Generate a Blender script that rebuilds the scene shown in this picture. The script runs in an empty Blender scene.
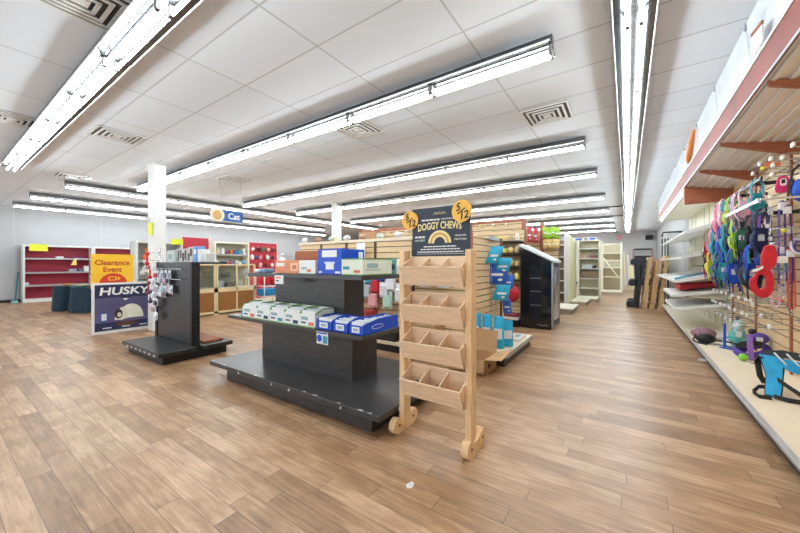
import bpy, bmesh, math, random
from mathutils import Vector, Matrix
random.seed(7)
S = bpy.context.scene
COL = S.collection
PI = math.pi
ORD = ['first','second','third','fourth','fifth','sixth','seventh','eighth','ninth','tenth','eleventh','twelfth',
       'thirteenth','fourteenth','fifteenth','sixteenth','seventeenth','eighteenth','nineteenth','twentieth','twenty-first','twenty-second','twenty-third','twenty-fourth']

# ------------------------------------------------------------------ materials
def lin(c):
    return tuple(((v/255)/12.92 if v/255 <= .04045 else ((v/255+.055)/1.055)**2.4) for v in c)
_M = {}
def mat(name, rgb, rough=.5, metal=0., var=.08, scale=14., stretch=(1,1,1), bump=0., emit=0., coat=0.):
    if name in _M: return _M[name]
    m = bpy.data.materials.new(name); m.use_nodes = True
    n = m.node_tree.nodes; l = m.node_tree.links
    p = n['Principled BSDF']
    c = lin(rgb)
    tc = n.new('ShaderNodeTexCoord'); mp = n.new('ShaderNodeMapping'); mp.inputs['Scale'].default_value = stretch
    nz = n.new('ShaderNodeTexNoise'); nz.inputs['Scale'].default_value = scale; nz.inputs['Detail'].default_value = 4
    l.new(tc.outputs['Object'], mp.inputs[0]); l.new(mp.outputs[0], nz.inputs['Vector'])
    r = n.new('ShaderNodeValToRGB')
    r.color_ramp.elements[0].position = .3; r.color_ramp.elements[1].position = .7
    r.color_ramp.elements[0].color = tuple(v*(1-var) for v in c)+(1,)
    r.color_ramp.elements[1].color = tuple(min(1, v*(1+var)) for v in c)+(1,)
    l.new(nz.outputs['Fac'], r.inputs[0]); l.new(r.outputs[0], p.inputs['Base Color'])
    p.inputs['Roughness'].default_value = rough; p.inputs['Metallic'].default_value = metal
    p.inputs['Coat Weight'].default_value = coat
    if bump:
        b = n.new('ShaderNodeBump'); b.inputs['Strength'].default_value = bump; b.inputs['Distance'].default_value = .01
        l.new(nz.outputs['Fac'], b.inputs['Height']); l.new(b.outputs[0], p.inputs['Normal'])
    if emit:
        p.inputs['Emission Color'].default_value = (.86, .955, 1., 1); p.inputs['Emission Strength'].default_value = emit
    _M[name] = m
    return m
def C(r, g, b, rough=.55):
    return mat('painted_%d_%d_%d_%d' % (r, g, b, int(rough*100)), (r, g, b), rough)

def floor_mat():
    m = bpy.data.materials.new('plank_floor'); m.use_nodes = True
    n = m.node_tree.nodes; l = m.node_tree.links; p = n['Principled BSDF']
    tc = n.new('ShaderNodeTexCoord'); sp = n.new('ShaderNodeSeparateXYZ'); l.new(tc.outputs['Object'], sp.inputs[0])
    def mth(op, a, b=None):
        x = n.new('ShaderNodeMath'); x.operation = op
        for i, v in enumerate((a, b)):
            if v is None: continue
            if isinstance(v, (int, float)): x.inputs[i].default_value = v
            else: l.new(v, x.inputs[i])
        return x.outputs[0]
    W, L = .127, 1.15
    ry = mth('DIVIDE', sp.outputs[1], W); row = mth('FLOOR', ry); fy = mth('SUBTRACT', ry, row)
    wn = n.new('ShaderNodeTexWhiteNoise'); wn.noise_dimensions = '1D'; l.new(row, wn.inputs['W'])
    cx = mth('ADD', mth('DIVIDE', sp.outputs[0], L), wn.outputs['Value']); col = mth('FLOOR', cx); fx = mth('SUBTRACT', cx, col)
    cb = n.new('ShaderNodeCombineXYZ'); l.new(row, cb.inputs[0]); l.new(col, cb.inputs[1])
    w2 = n.new('ShaderNodeTexWhiteNoise'); w2.noise_dimensions = '3D'; l.new(cb.outputs[0], w2.inputs['Vector'])
    # grain, shifted per plank
    mp = n.new('ShaderNodeMapping'); mp.inputs['Scale'].default_value = (2.2, 26, 1)
    va = n.new('ShaderNodeVectorMath'); va.operation = 'MULTIPLY_ADD'
    l.new(w2.outputs['Color'], va.inputs[0]); va.inputs[1].default_value = (9, 9, 9); l.new(tc.outputs['Object'], va.inputs[2])
    l.new(va.outputs[0], mp.inputs[0])
    g = n.new('ShaderNodeTexNoise'); g.inputs['Scale'].default_value = 1.6; g.inputs['Detail'].default_value = 7; g.inputs['Roughness'].default_value = .65; g.inputs['Distortion'].default_value = .6
    l.new(mp.outputs[0], g.inputs['Vector'])
    big = n.new('ShaderNodeTexNoise'); big.inputs['Scale'].default_value = 3.2; big.inputs['Detail'].default_value = 3
    l.new(va.outputs[0], big.inputs['Vector'])
    r = n.new('ShaderNodeValToRGB'); e = r.color_ramp.elements
    e[0].position = .0; e[0].color = lin((118, 86, 60))+(1,)
    e[1].position = 1.; e[1].color = lin((220, 184, 149))+(1,)
    x = e.new(.5); x.color = lin((172, 134, 99))+(1,)
    t = mth('ADD', mth('MULTIPLY', w2.outputs['Value'], .42), mth('ADD', mth('MULTIPLY', mth('SUBTRACT', g.outputs['Fac'], .5), 1.2), mth('ADD', mth('MULTIPLY', mth('SUBTRACT', big.outputs['Fac'], .5), .75), .29)))
    l.new(t, r.inputs[0])
    # seams
    ey = mth('MINIMUM', fy, mth('SUBTRACT', 1., fy)); ex = mth('MINIMUM', fx, mth('SUBTRACT', 1., fx))
    seam = mth('MAXIMUM', mth('LESS_THAN', ey, .016), mth('LESS_THAN', ex, .0022))
    mx = n.new('ShaderNodeMix'); mx.data_type = 'RGBA'
    l.new(mth('MULTIPLY', seam, .62), mx.inputs['Factor']); l.new(r.outputs[0], mx.inputs['A']); mx.inputs['B'].default_value = lin((58, 40, 26))+(1,)
    l.new(mx.outputs['Result'], p.inputs['Base Color'])
    rr = mth('ADD', mth('MULTIPLY', g.outputs['Fac'], .16), .27); l.new(rr, p.inputs['Roughness'])
    bp = n.new('ShaderNodeBump'); bp.inputs['Strength'].default_value = .25; bp.inputs['Distance'].default_value = .003
    l.new(mth('SUBTRACT', g.outputs['Fac'], mth('MULTIPLY', seam, 1.2)), bp.inputs['Height']); l.new(bp.outputs[0], p.inputs['Normal'])
    return m
def ceiling_mat():
    m = bpy.data.materials.new('ceiling_tile'); m.use_nodes = True
    n = m.node_tree.nodes; l = m.node_tree.links; p = n['Principled BSDF']
    tc = n.new('ShaderNodeTexCoord'); mp = n.new('ShaderNodeMapping'); mp.inputs['Location'].default_value = (1.22, -2.17, 0)
    l.new(tc.outputs['Object'], mp.inputs[0])
    b = n.new('ShaderNodeTexBrick'); b.offset = 0; b.squash = 1
    b.inputs['Scale'].default_value = 1; b.inputs['Brick Width'].default_value = 1.24; b.inputs['Row Height'].default_value = .61
    b.inputs['Mortar Size'].default_value = .011; b.inputs['Mortar Smooth'].default_value = .3
    b.inputs['Color1'].default_value = lin((234, 241, 249))+(1,); b.inputs['Color2'].default_value = lin((229, 236, 244))+(1,)
    b.inputs['Mortar'].default_value = lin((198, 203, 208))+(1,)
    l.new(mp.outputs[0], b.inputs['Vector'])
    nz = n.new('ShaderNodeTexNoise'); nz.inputs['Scale'].default_value = 60; nz.inputs['Detail'].default_value = 5; l.new(tc.outputs['Object'], nz.inputs['Vector'])
    bp = n.new('ShaderNodeBump'); bp.inputs['Strength'].default_value = .12; l.new(nz.outputs['Fac'], bp.inputs['Height']); l.new(bp.outputs[0], p.inputs['Normal'])
    l.new(b.outputs['Color'], p.inputs['Base Color']); p.inputs['Roughness'].default_value = .85
    return m

WHITE = mat('white_enamel', (232, 232, 230), .4, var=.03)
CREAM = mat('cream_enamel', (240, 236, 214), .45, var=.04)
CREAM2 = mat('cream_yellowish', (228, 224, 170), .45, var=.05)
DECK = mat('cream_deck', (240, 222, 196), .5, var=.05, scale=5)
STEEL = mat('grey_steel', (176, 178, 182), .35, .7, var=.05)
SILVER = mat('bright_reflector', (112, 116, 120), .16, 1.0, var=.1, scale=30)
FIXG = mat('fixture_grey', (120, 121, 124), .25, 1.0, var=.03)
CHROME = mat('chrome_wire', (200, 202, 206), .25, .9, var=.03)
BLACK = mat('black_enamel', (26, 27, 29), .4, var=.1)
DARKPEG = mat('charcoal_panel', (42, 43, 46), .34, var=.12, scale=6)
KICK = mat('dark_kickplate', (52, 46, 42), .5, var=.15)
RUBBER = mat('dark_rubber', (36, 36, 38), .7)
BLKWOOD = mat('black_woodgrain', (64, 62, 62), .3, var=.38, scale=5, stretch=(1.2, 10, 14))
PINE = mat('pale_pine', (234, 196, 148), .5, var=.14, scale=5, stretch=(9, 9, 1.4))
PINEX = mat('pale_pine_board', (238, 206, 172), .5, var=.11, scale=5, stretch=(1.4, 9, 9))
SLAT = mat('maple_slatwall', (226, 196, 152), .45, var=.07, scale=4, stretch=(1, 1, 9))
SLATB = mat('slat_groove', (92, 66, 44), .6)
REDWOOD = mat('red_brown_wood', (160, 92, 64), .42, var=.22, scale=6, stretch=(2, 9, 9))
MAROON = mat('maroon_fascia', (122, 46, 32), .6, var=.25, scale=2.2)
MAROONP = mat('maroon_panel', (150, 22, 48), .5, var=.07)
REDP = mat('red_pegboard', (196, 46, 66), .5, var=.06)
GLASS = None
TUBE = mat('fluorescent_tube', (255, 253, 245), .4, emit=42.0, var=.0)
CARD = mat('brown_cardboard', (186, 146, 104), .7, var=.08, scale=20)
CARDD = mat('dark_cardboard', (160, 98, 66), .7, var=.08, scale=20)
TEALCLOTH = mat('dark_teal_cloth', (24, 52, 68), .8, var=.2, scale=9, stretch=(3, 3, .5))
PLASTIC = mat('clear_sheet', (226, 232, 238), .15, var=.05, scale=2.5, bump=.3)
YELLOWPAPER = mat('yellow_paper', (232, 236, 60), .6, var=.04)
BLKPLASTIC = mat('black_plastic', (38, 42, 52), .5, var=.12)
PALLETW = mat('raw_pallet_wood', (206, 170, 124), .65, var=.18, scale=7, stretch=(4, 4, 1.2))
def glass():
    m = bpy.data.materials.new('display_glass'); m.use_nodes = True
    n = m.node_tree.nodes; l = m.node_tree.links
    for x in list(n): n.remove(x)
    o = n.new('ShaderNodeOutputMaterial'); t = n.new('ShaderNodeBsdfTransparent'); g = n.new('ShaderNodeBsdfGlossy'); g.inputs['Roughness'].default_value = .04
    nz = n.new('ShaderNodeTexNoise'); nz.inputs['Scale'].default_value = 2; tc = n.new('ShaderNodeTexCoord'); l.new(tc.outputs['Object'], nz.inputs['Vector'])
    r = n.new('ShaderNodeMapRange'); r.inputs['To Min'].default_value = .10; r.inputs['To Max'].default_value = .16; l.new(nz.outputs['Fac'], r.inputs[0])
    t.inputs['Color'].default_value = (.92, .96, .95, 1)
    x = n.new('ShaderNodeMixShader'); l.new(r.outputs[0], x.inputs[0]); l.new(t.outputs[0], x.inputs[1]); l.new(g.outputs[0], x.inputs[2]); l.new(x.outputs[0], o.inputs['Surface'])
    return m
GLASS = glass()

# ------------------------------------------------------------------ mesh helpers
class MB:
    """Collects shapes; coordinates are world ones unless the parent is built at the origin."""
    def __init__(s, parent=None, local=False):
        s.bm = bmesh.new(); s.mats = []; s.parent = parent
        off = Vector((0, 0, 0)); o = parent
        while o is not None and not local:
            off += o.location; o = o.parent
        s.off = off
    def mi(s, m):
        if m not in s.mats: s.mats.append(m)
        return s.mats.index(m)
    def faces(s, co, fs, m, smooth=False):
        vs = [s.bm.verts.new(Vector(c)-s.off) for c in co]; i = s.mi(m); out = []
        for f in fs:
            try:
                fc = s.bm.faces.new([vs[k] for k in f]); fc.material_index = i; fc.smooth = smooth; out.append(fc)
            except ValueError: pass
        return vs, out
    def hexa(s, p, m, bev=0.):
        vs, fs = s.faces(p, [(0,3,2,1),(4,5,6,7),(0,1,5,4),(1,2,6,5),(2,3,7,6),(3,0,4,7)], m)
        if bev:
            es = list({e for f in fs for e in f.edges})
            bmesh.ops.bevel(s.bm, geom=es, offset=bev, segments=1, affect='EDGES', profile=.5)
        return s
    def box(s, x0, x1, y0, y1, z0, z1, m, bev=0.):
        return s.hexa([(x0,y0,z0),(x1,y0,z0),(x1,y1,z0),(x0,y1,z0),(x0,y0,z1),(x1,y0,z1),(x1,y1,z1),(x0,y1,z1)], m, bev)
    def rbox(s, c, size, rot, m, bev=0.):
        R = rot if isinstance(rot, Matrix) else Matrix.Rotation(rot, 3, 'Z'); c = Vector(c); a, b, d = [v/2 for v in size]
        return s.hexa([c + R @ Vector(q) for q in [(-a,-b,-d),(a,-b,-d),(a,b,-d),(-a,b,-d),(-a,-b,d),(a,-b,d),(a,b,d),(-a,b,d)]], m, bev)
    def prism(s, poly, ax, a, b, m, bev=0.):
        """poly: 2D points; ax 'x': (y,z) extruded in x; 'y': (x,z); 'z': (x,y)."""
        def q(p, t): return (t, p[0], p[1]) if ax == 'x' else (p[0], t, p[1]) if ax == 'y' else (p[0], p[1], t)
        k = len(poly)
        vs, fs = s.faces([q(p, a) for p in poly]+[q(p, b) for p in poly],
                [tuple(range(k-1,-1,-1)), tuple(range(k, 2*k))]+[(i, (i+1)%k, k+(i+1)%k, k+i) for i in range(k)], m)
        if bev:
            es = list({e for f in fs for e in f.edges}); bmesh.ops.bevel(s.bm, geom=es, offset=bev, segments=1, affect='EDGES')
        return s
    def tube(s, pts, r, m, seg=6, closed=False, caps=True):
        pts = [Vector(p) for p in pts]; k = len(pts); rings = []; co = []
        ref = None
        for i, p in enumerate(pts):
            a = pts[(i-1) % k] if (closed or i > 0) else p; b = pts[(i+1) % k] if (closed or i < k-1) else p
            t = (b-a).normalized()
            if ref is None: ref = t.orthogonal().normalized()
            u = (ref - t*ref.dot(t)); u = u.normalized() if u.length > 1e-5 else t.orthogonal().normalized(); ref = u; v = t.cross(u)
            rr = r[i] if isinstance(r, (list, tuple)) else r
            co += [p + (u*math.cos(2*PI*j/seg)+v*math.sin(2*PI*j/seg))*rr for j in range(seg)]
        fs = []
        for i in range(k if closed else k-1):
            A = i*seg; B = ((i+1) % k)*seg
            fs += [(A+j, A+(j+1)%seg, B+(j+1)%seg, B+j) for j in range(seg)]
        if caps and not closed: fs += [tuple(range(seg-1,-1,-1)), tuple(range((k-1)*seg, k*seg))]
        s.faces(co, fs, m, True); return s
    def cyl(s, a, b, r, m, seg=12): return s.tube([a, b], r, m, seg)
    def strap(s, pts, w, th, m, wd=(0,1,0), closed=False):
        """flat webbing: cross-section w along wd and th across."""
        pts = [Vector(p) for p in pts]; k = len(pts); co = []; wd = Vector(wd).normalized()
        for i, p in enumerate(pts):
            a = pts[(i-1) % k] if (closed or i > 0) else p; b = pts[(i+1) % k] if (closed or i < k-1) else p
            t = (b-a).normalized(); nn = t.cross(wd); nn = nn.normalized() if nn.length > 1e-5 else Vector((0,0,1))
            ww = wd*(w[i] if isinstance(w, (list, tuple)) else w)/2; h = nn*th/2
            co += [p-ww-h, p+ww-h, p+ww+h, p-ww+h]
        fs = []
        for i in range(k if closed else k-1):
            A = i*4; B = ((i+1) % k)*4
            fs += [(A+j, A+(j+1)%4, B+(j+1)%4, B+j) for j in range(4)]
        if not closed: fs += [(3,2,1,0), ((k-1)*4, (k-1)*4+1, (k-1)*4+2, (k-1)*4+3)]
        s.faces(co, fs, m); return s
    def ball(s, c, r, m, sc=(1,1,1), seg=10, rings=7, jit=0.):
        c = Vector(c); co = [c+Vector((0,0,-r*sc[2]))]
        for i in range(1, rings):
            a = -PI/2+PI*i/rings
            for j in range(seg):
                b = 2*PI*j/seg; q = 1+random.uniform(-jit, jit)
                co.append(c+Vector((r*sc[0]*math.cos(a)*math.cos(b)*q, r*sc[1]*math.cos(a)*math.sin(b)*q, r*sc[2]*math.sin(a)*q)))
        co.append(c+Vector((0,0,r*sc[2]))); N = len(co)-1
        fs = [(0, 1+(j+1)%seg, 1+j) for j in range(seg)]
        for i in range(rings-2):
            A = 1+i*seg
            fs += [(A+j, A+(j+1)%seg, A+seg+(j+1)%seg, A+seg+j) for j in range(seg)]
        A = 1+(rings-2)*seg; fs += [(A+j, A+(j+1)%seg, N) for j in range(seg)]
        s.faces(co, fs, m, True); return s
    def annulus(s, outer, inner, y0, y1, m, bev=0.):
        """flat padded ring: matching outlines in (x, z), thick in y"""
        k = len(outer); f = lambda p, y: (p[0], y, p[1])
        co = [f(p, y0) for p in outer]+[f(p, y0) for p in inner]+[f(p, y1) for p in outer]+[f(p, y1) for p in inner]; fs = []
        for i in range(k):
            j = (i+1) % k; fs += [(i, j, k+j, k+i), (2*k+i, 3*k+i, 3*k+j, 2*k+j), (i, 2*k+i, 2*k+j, j), (k+i, k+j, 3*k+j, 3*k+i)]
        vs, ff = s.faces(co, fs, m)
        if bev: bmesh.ops.bevel(s.bm, geom=list({e for q in ff for e in q.edges if q.normal.length == 0 or True} & {e for q in ff[2::4]+ff[3::4] for e in q.edges if abs(e.verts[0].co.y-e.verts[1].co.y) < 1e-6}), offset=bev, segments=2, affect='EDGES')
        return s
    def lathe(s, c, prof, m, seg=16):
        c = Vector(c); k = len(prof)
        co = [c+Vector((r*math.cos(2*PI*j/seg), r*math.sin(2*PI*j/seg), z)) for r, z in prof for j in range(seg)]
        fs = [(i*seg+j, i*seg+(j+1)%seg, (i+1)*seg+(j+1)%seg, (i+1)*seg+j) for i in range(k-1) for j in range(seg)]
        fs += [tuple(range(seg-1,-1,-1)), tuple(range((k-1)*seg, k*seg))]
        s.faces(co, fs, m, True); return s
    def build(s, name, kind=None):
        me = bpy.data.meshes.new(name); bmesh.ops.recalc_face_normals(s.bm, faces=s.bm.faces[:])
        s.bm.to_mesh(me); s.bm.free()
        for m in s.mats: me.materials.append(m)
        o = bpy.data.objects.new(name, me); COL.objects.link(o)
        if s.parent is not None: o.parent = s.parent
        if kind: o['kind'] = kind
        return o
def tag(o, label, cat, group=None, kind=None):
    o['label'] = label; o['category'] = cat
    if group: o['group'] = group
    if kind: o['kind'] = kind
    return o
def thing(name, label, cat, loc=(0,0,0), group=None, rz=0.):
    o = bpy.data.objects.new(name, None); COL.objects.link(o); o.location = loc; o.rotation_euler = (0,0,rz); o.empty_display_size = .1
    return tag(o, label, cat, group)
def dup(root, loc, rz, label, group=None):
    r = root.copy(); COL.objects.link(r); r.location = loc; r.rotation_euler = (0,0,rz); r['label'] = label
    if group: r['group'] = group
    for ch in list(root.children):
        c = ch.copy(); COL.objects.link(c); c.parent = r
        for g in list(ch.children):
            d = g.copy(); COL.objects.link(d); d.parent = c
    return r
AXES = {'+x': Matrix(((0,0,1),(1,0,0),(0,1,0))), '-y': Matrix(((1,0,0),(0,0,-1),(0,1,0))), '-x': Matrix(((0,0,-1),(-1,0,0),(0,1,0)))}
def text(s, size, m, parent, c, face='-y', name='lettering', width=None, bold=0., ext=.001, shear=0., roll=0., arch=0.):
    """lettering centred on the world point c, facing one way; width stretches it to that many metres."""
    cu = bpy.data.curves.new('t', 'FONT'); cu.body = s; cu.size = size; cu.align_x = 'CENTER'; cu.align_y = 'CENTER'; cu.extrude = ext; cu.offset = bold; cu.shear = shear; cu.resolution_u = 3
    t = bpy.data.objects.new('t', cu); COL.objects.link(t)
    dg = bpy.context.evaluated_depsgraph_get(); me = bpy.data.meshes.new_from_object(t.evaluated_get(dg)); bpy.data.objects.remove(t)
    xs = [v.co.x for v in me.vertices]; ys = [v.co.y for v in me.vertices]
    cx = (min(xs)+max(xs))/2; cy = (min(ys)+max(ys))/2; k = 1. if width is None else width/(max(xs)-min(xs))
    R = AXES[face] if isinstance(face, str) else face
    off = Vector((0,0,0)); o = parent
    while o is not None: off += o.location; o = o.parent
    c = Vector(c)-off; ro = Matrix.Rotation(roll, 3, 'Z')
    if arch:
        hw = (max(xs)-min(xs))/2
        for v in me.vertices: v.co.y += arch*(1-((v.co.x-cx)/hw)**2)
    for v in me.vertices: v.co = c + R @ (ro @ Vector(((v.co.x-cx)*k, v.co.y-cy, v.co.z)))
    me.materials.clear(); me.materials.append(m)
    o = bpy.data.objects.new(name, me); COL.objects.link(o); o.parent = parent
    return o

# ------------------------------------------------------------------ setting
ZC = 3.5
XL, XR, YB, YF = -18.5, 1.56, 27.0, -2.6
FLOORM = floor_mat(); CEILM = ceiling_mat()
WALLM = mat('white_wall_paint', (194, 195, 197), .7, var=.02, scale=3)
WALLG = mat('pale_grey_wall_paint', (226, 227, 229), .7, var=.02, scale=3)
b = MB(); b.box(XL-.2, XR+.2, YF-.2, YB+.2, -.1, 0, FLOORM); b.build('floor', 'structure')
b = MB(); b.box(XL-.2, XR+.2, YF-.2, YB+.2, ZC, ZC+.1, CEILM); b.build('ceiling', 'structure')
b = MB(); b.box(XL-.2, XL, YF, YB+.2, 0, ZC, WALLM)
for y in (1.95, 4.4, 6.85, 9.3, 11.75): b.box(XL, XL+.006, y-.012, y+.012, .1, ZC-.02, mat('wall_batten', (208, 209, 211), .6, var=.02))
b.build('wall_left', 'structure')
b = MB(); b.box(XL-.2, XR+.2, YB, YB+.2, 0, ZC, WALLG); b.build('wall_back', 'structure')
b = MB(); b.box(XR, XR+.2, YF, YB+.2, 0, ZC, WALLM); b.build('wall_right', 'structure')
b = MB(); b.box(XL, XL+.025, YF, YB, 0, .1, RUBBER); b.build('baseboard_left', 'structure')
b = MB(); b.box(XL, XR, YB-.025, YB, 0, .1, RUBBER); b.build('baseboard_back', 'structure')
# shop front behind the camera: dwarf wall, header and mullions, daylight between them
b = MB(); b.box(XL-.2, XR+.2, YF-.2, YF, 0, .35, WALLM); b.box(XL-.2, XR+.2, YF-.2, YF, 3.1, ZC, WALLM)
x = XL
while x < XR+.1:
    b.box(x-.05, x+.05, YF-.15, YF-.05, .35, 3.1, STEEL); x += 2.0
b.build('wall_front', 'structure')
# doors at the far wall
DOORM = mat('grey_door', (214, 214, 215), .5, var=.02)
b = MB(); b.box(-.95, .0, YB-.05, YB-.002, 0, 2.15, DOORM, .01); d = b.build('door_1', 'structure')
b = MB(d); b.cyl((-.1, YB-.05, 1.0), (-.1, YB-.12, 1.0), .03, STEEL); b.build('handle')
b = MB(); b.box(-1.05, -.95, YB-.08, YB, 0, 2.25, WHITE); b.box(0, .1, YB-.08, YB, 0, 2.25, WHITE); b.box(-.95, 0, YB-.08, YB, 2.15, 2.25, WHITE); b.build('trim_1', 'structure')
b = MB(); b.box(.42, 1.3, YB-.05, YB-.002, 0, 1.95, BLACK)
b.build('door_2', 'structure')
PINKF = mat('pinkish_frame', (196, 150, 146), .5)
b = MB(); b.box(.32, .42, YB-.1, YB, 0, 2.42, PINKF); b.box(1.3, 1.4, YB-.1, YB, 0, 2.42, PINKF); b.box(.42, 1.3, YB-.1, YB, 2.32, 2.42, BLACK)
b.box(.42, 1.3, YB-.06, YB, 1.95, 2.32, WALLM); b.build('trim_2', 'structure')
# pillars
for i, (x0, x1, y0, y1) in enumerate(((-8.38, -8.1, 2.74, 2.98), (-8.42, -8.16, 8.06, 8.3))):
    b = MB(); b.box(x0, x1, y0, y1, 0, ZC, WHITE, .012)
    b.box(x0-.012, x1+.012, y0-.012, y1+.012, ZC-.05, ZC, WHITE); b.build('pillar_%d' % (i+1), 'structure')
b = MB(); b.box(-8.28, -8.08, 2.715, 2.722, 2.0, 2.26, YELLOWPAPER); b.box(-8.2, -8.16, 2.722, 2.74, 2.2, 2.24, WHITE)
tag(b.build('paper_tag'), 'bright yellow paper tag stuck on the nearer white pillar', 'tag')
b = MB(); b.box(-8.4, -8.16, 8.035, 8.042, 1.98, 2.3, YELLOWPAPER); b.box(-8.3, -8.26, 8.042, 8.06, 2.2, 2.24, WHITE)
tag(b.build('paper_tag'), 'yellow paper tag on the farther white pillar above the table display', 'tag')
b = MB(); b.box(-8.36, -8.24, 2.62, 2.74, 2.3, 2.38, WHITE, .01)
tag(b.build('wall_sensor'), 'small white box fixed to the near pillar above its yellow tag', 'sensor')

# exit sign and box on the back wall
T = thing('exit_sign', 'small red lit sign hanging near the far end of the ceiling', 'sign', (-.42, 25.6, 3.12))
b = MB(T); b.box(-.56, -.28, 25.57, 25.63, 3.02, 3.24, mat('red_sign', (214, 48, 58), .4, var=.03)); b.build('body')
b = MB(T); b.cyl((-.42, 25.6, 3.24), (-.42, 25.6, ZC), .012, STEEL); b.build('rod')
text('EXIT', .13, WHITE, T, (-.42, 25.565, 3.13), '-y', width=.22, bold=.004)
b = MB(); b.box(1.0, 1.38, YB-.35, YB, 2.98, 3.26, BLACK, .02)
tag(b.build('loudspeaker'), 'black box speaker high on the far wall by the right corner', 'speaker')

# ------------------------------------------------------------------ ceiling vents
VENTD = mat('vent_dark', (70, 72, 76), .6)
def vent_proto():
    T = thing('ceiling_vent', '', 'vent', (0, 0, 0))
    b = MB(T, True); w = .3
    b.box(-w, w, -w, w, -.006, 0, VENTD); b.build('backing')
    for k, q in enumerate((.3, .235, .17, .105)):
        b = MB(T, True); t = .028; z0 = -.016-.006*k
        for (x0, x1, y0, y1) in ((-q, q, -q, -q+t), (-q, q, q-t, q), (-q, -q+t, -q, q), (q-t, q, -q, q)): b.box(x0, x1, y0, y1, z0, z0+.012, WHITE)
        b.build('frame' if k == 0 else 'louvre_ring')
    b = MB(T, True); b.box(-.05, .05, -.05, .05, -.03, -.02, WHITE); b.build('centre_plate')
    return T
VP = vent_proto()
vents = [(-.92, 4.98, 'square ceiling vent nearest the long aisle light row'), (-6.85, 1.82, 'square ceiling vent in front of the nearer pillar'),
         (-3.45, 3.85, 'square ceiling vent just behind the second light row'), (-10.9, 2.05, 'square ceiling vent above the red shelving aisle'),
         (-3.55, .72, 'square ceiling vent at the top left beside the nearest light row'), (-7.3, .75, 'square ceiling vent at the left edge beside the nearest light row'),
         (-8.0, 4.4, 'square ceiling vent beyond the nearer pillar'), (-5.9, 6.95, 'square ceiling vent just beyond the third light row'),
         (-10.5, 6.9, 'square ceiling vent above the hanging blue sign, far left')]
for i, (x, y, lb) in enumerate(vents):
    if i == 0: VP.location = (x, y, ZC-.001); VP['label'] = lb; VP['group'] = 'ceiling vents'
    else: dup(VP, (x, y, ZC-.001), 0, lb, 'ceiling vents')

# ------------------------------------------------------------------ lights
FL = 1.26
def light_proto():
    T = thing('strip_light', '', 'light', (0, 0, 0)); h = FL/2
    b = MB(T, True); b.box(-h, h, -.04, .04, -.1, 0, FIXG); b.build('housing')
    for s in (-1, 1):
        b = MB(T, True)
        b.hexa([(-h+.004, s*.042, -.092), (h-.004, s*.042, -.092), (h-.004, s*.14, -.112), (-h+.004, s*.14, -.112), (-h+.004, s*.042, -.086), (h-.004, s*.042, -.086), (h-.004, s*.14, -.106), (-h+.004, s*.14, -.106)], SILVER)
        b.box(-h+.004, h-.004, min(s*.14, s*.148), max(s*.14, s*.148), -.118, -.104, WHITE); b.build('reflector_wing')
        b = MB(T, True); b.cyl((-h+.03, s*.045, -.165), (h-.03, s*.045, -.165), .015, TUBE, 8); tb = b.build('tube')
        for e in (-1, 1):
            b = MB(tb, True); b.box(e*(h-.015)-.013, e*(h-.015)+.013, s*.045-.014, s*.045+.014, -.183, -.1, mat('lamp_socket', (120, 116, 112), .5)); b.build('socket')
    return T
LP = light_proto(); LP.location = (0, 0, -50); first_light = [True]
def light(x, y, rz, label, group):
    if first_light[0]:
        first_light[0] = False; LP.location = (x, y, ZC-.001); LP.rotation_euler = (0,0,rz); LP['label'] = label; LP['group'] = group
    else: dup(LP, (x, y, ZC-.001), rz, label, group)
rows = [(1.06, -.4, 8, 'nearest the camera'), (3.3, -.56, 8, 'second from the camera'), (6.2, -.56, 8, 'third from the camera'), (8.35, -.53, 8, 'fourth from the camera'),
        (11.4, -.52, 8, 'fifth from the camera'), (14.25, -.52, 7, 'sixth from the camera'), (17.0, -.5, 7, 'seventh from the camera'), (19.6, -.5, 7, 'eighth from the camera'), (22.7, -.5, 7, 'ninth from the camera')]
for y, xr, n, nm in rows:
    for k in range(n):
        light(xr-FL/2-k*FL, y, 0, '%s fluorescent light from the aisle end in the row %s' % (ORD[k], nm), 'fluorescent lights in the cross rows')
for x, y0, n, nm in ((-11.6, 2.05, 10, 'nearest the blue hanging sign'), (-14.3, 1.8, 9, 'midway of the far left rows'), (-16.9, 1.75, 11, 'along the far left wall')):
    for k in range(n):
        light(x, y0+FL/2+k*FL, PI/2, '%s fluorescent light from the near end in the row %s' % (ORD[k], nm), 'fluorescent lights in the far left rows')
for k in range(18):
    light(.05, 2.0+FL/2+k*FL, PI/2, '%s fluorescent light from the camera in the row over the aisle' % ORD[k], 'fluorescent lights over the aisle')
for i, (y, x0) in enumerate(((14.2, -.5), (17.0, -.5))):
    b = MB(); b.tube([(x0, y, ZC-.03), (-.12, y, ZC-.03)], .02, DARKPEG); tag(b.build('conduit'), 'dark conduit joining the %s light row to the aisle row' % ('sixth', 'seventh')[i], 'conduit')

# ------------------------------------------------------------------ centre: dark tiered display table
T = thing('display_table', 'large black wood-grain tiered display table with two shelves and a wide base', 'display table', (-2.93, 2.7, 0))
b = MB(T); b.box(-4.02, -1.74, 2.12, 3.3, 0, .15, BLKWOOD, .004); b.build('plinth')
b = MB(T); b.box(-4.27, -1.6, 2.04, 3.38, .15, .2, BLKWOOD, .004)
dk = b.build('base_deck')
CHIP = mat('chipped_pale_edge', (206, 204, 198), .7, var=.1)
b = MB(dk)
for x in (-3.62, -3.0, -2.72, -2.02):
    w = random.uniform(.008, .022); b.prism([(x-w, .162), (x+w*.3, .157), (x+w, .168), (x+w*.6, .185), (x-w*.4, .18)], 'y', 2.037, 2.041, CHIP)
for x in (-3.95, -3.3, -2.5, -2.35, -2.05, -1.8, -1.7):
    w = random.uniform(.02, .05); b.prism([(x-w, 2.042), (x+w, 2.042), (x+w*.4, 2.062), (x-w*.5, 2.058)], 'z', .2, .2012, CHIP)
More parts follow.
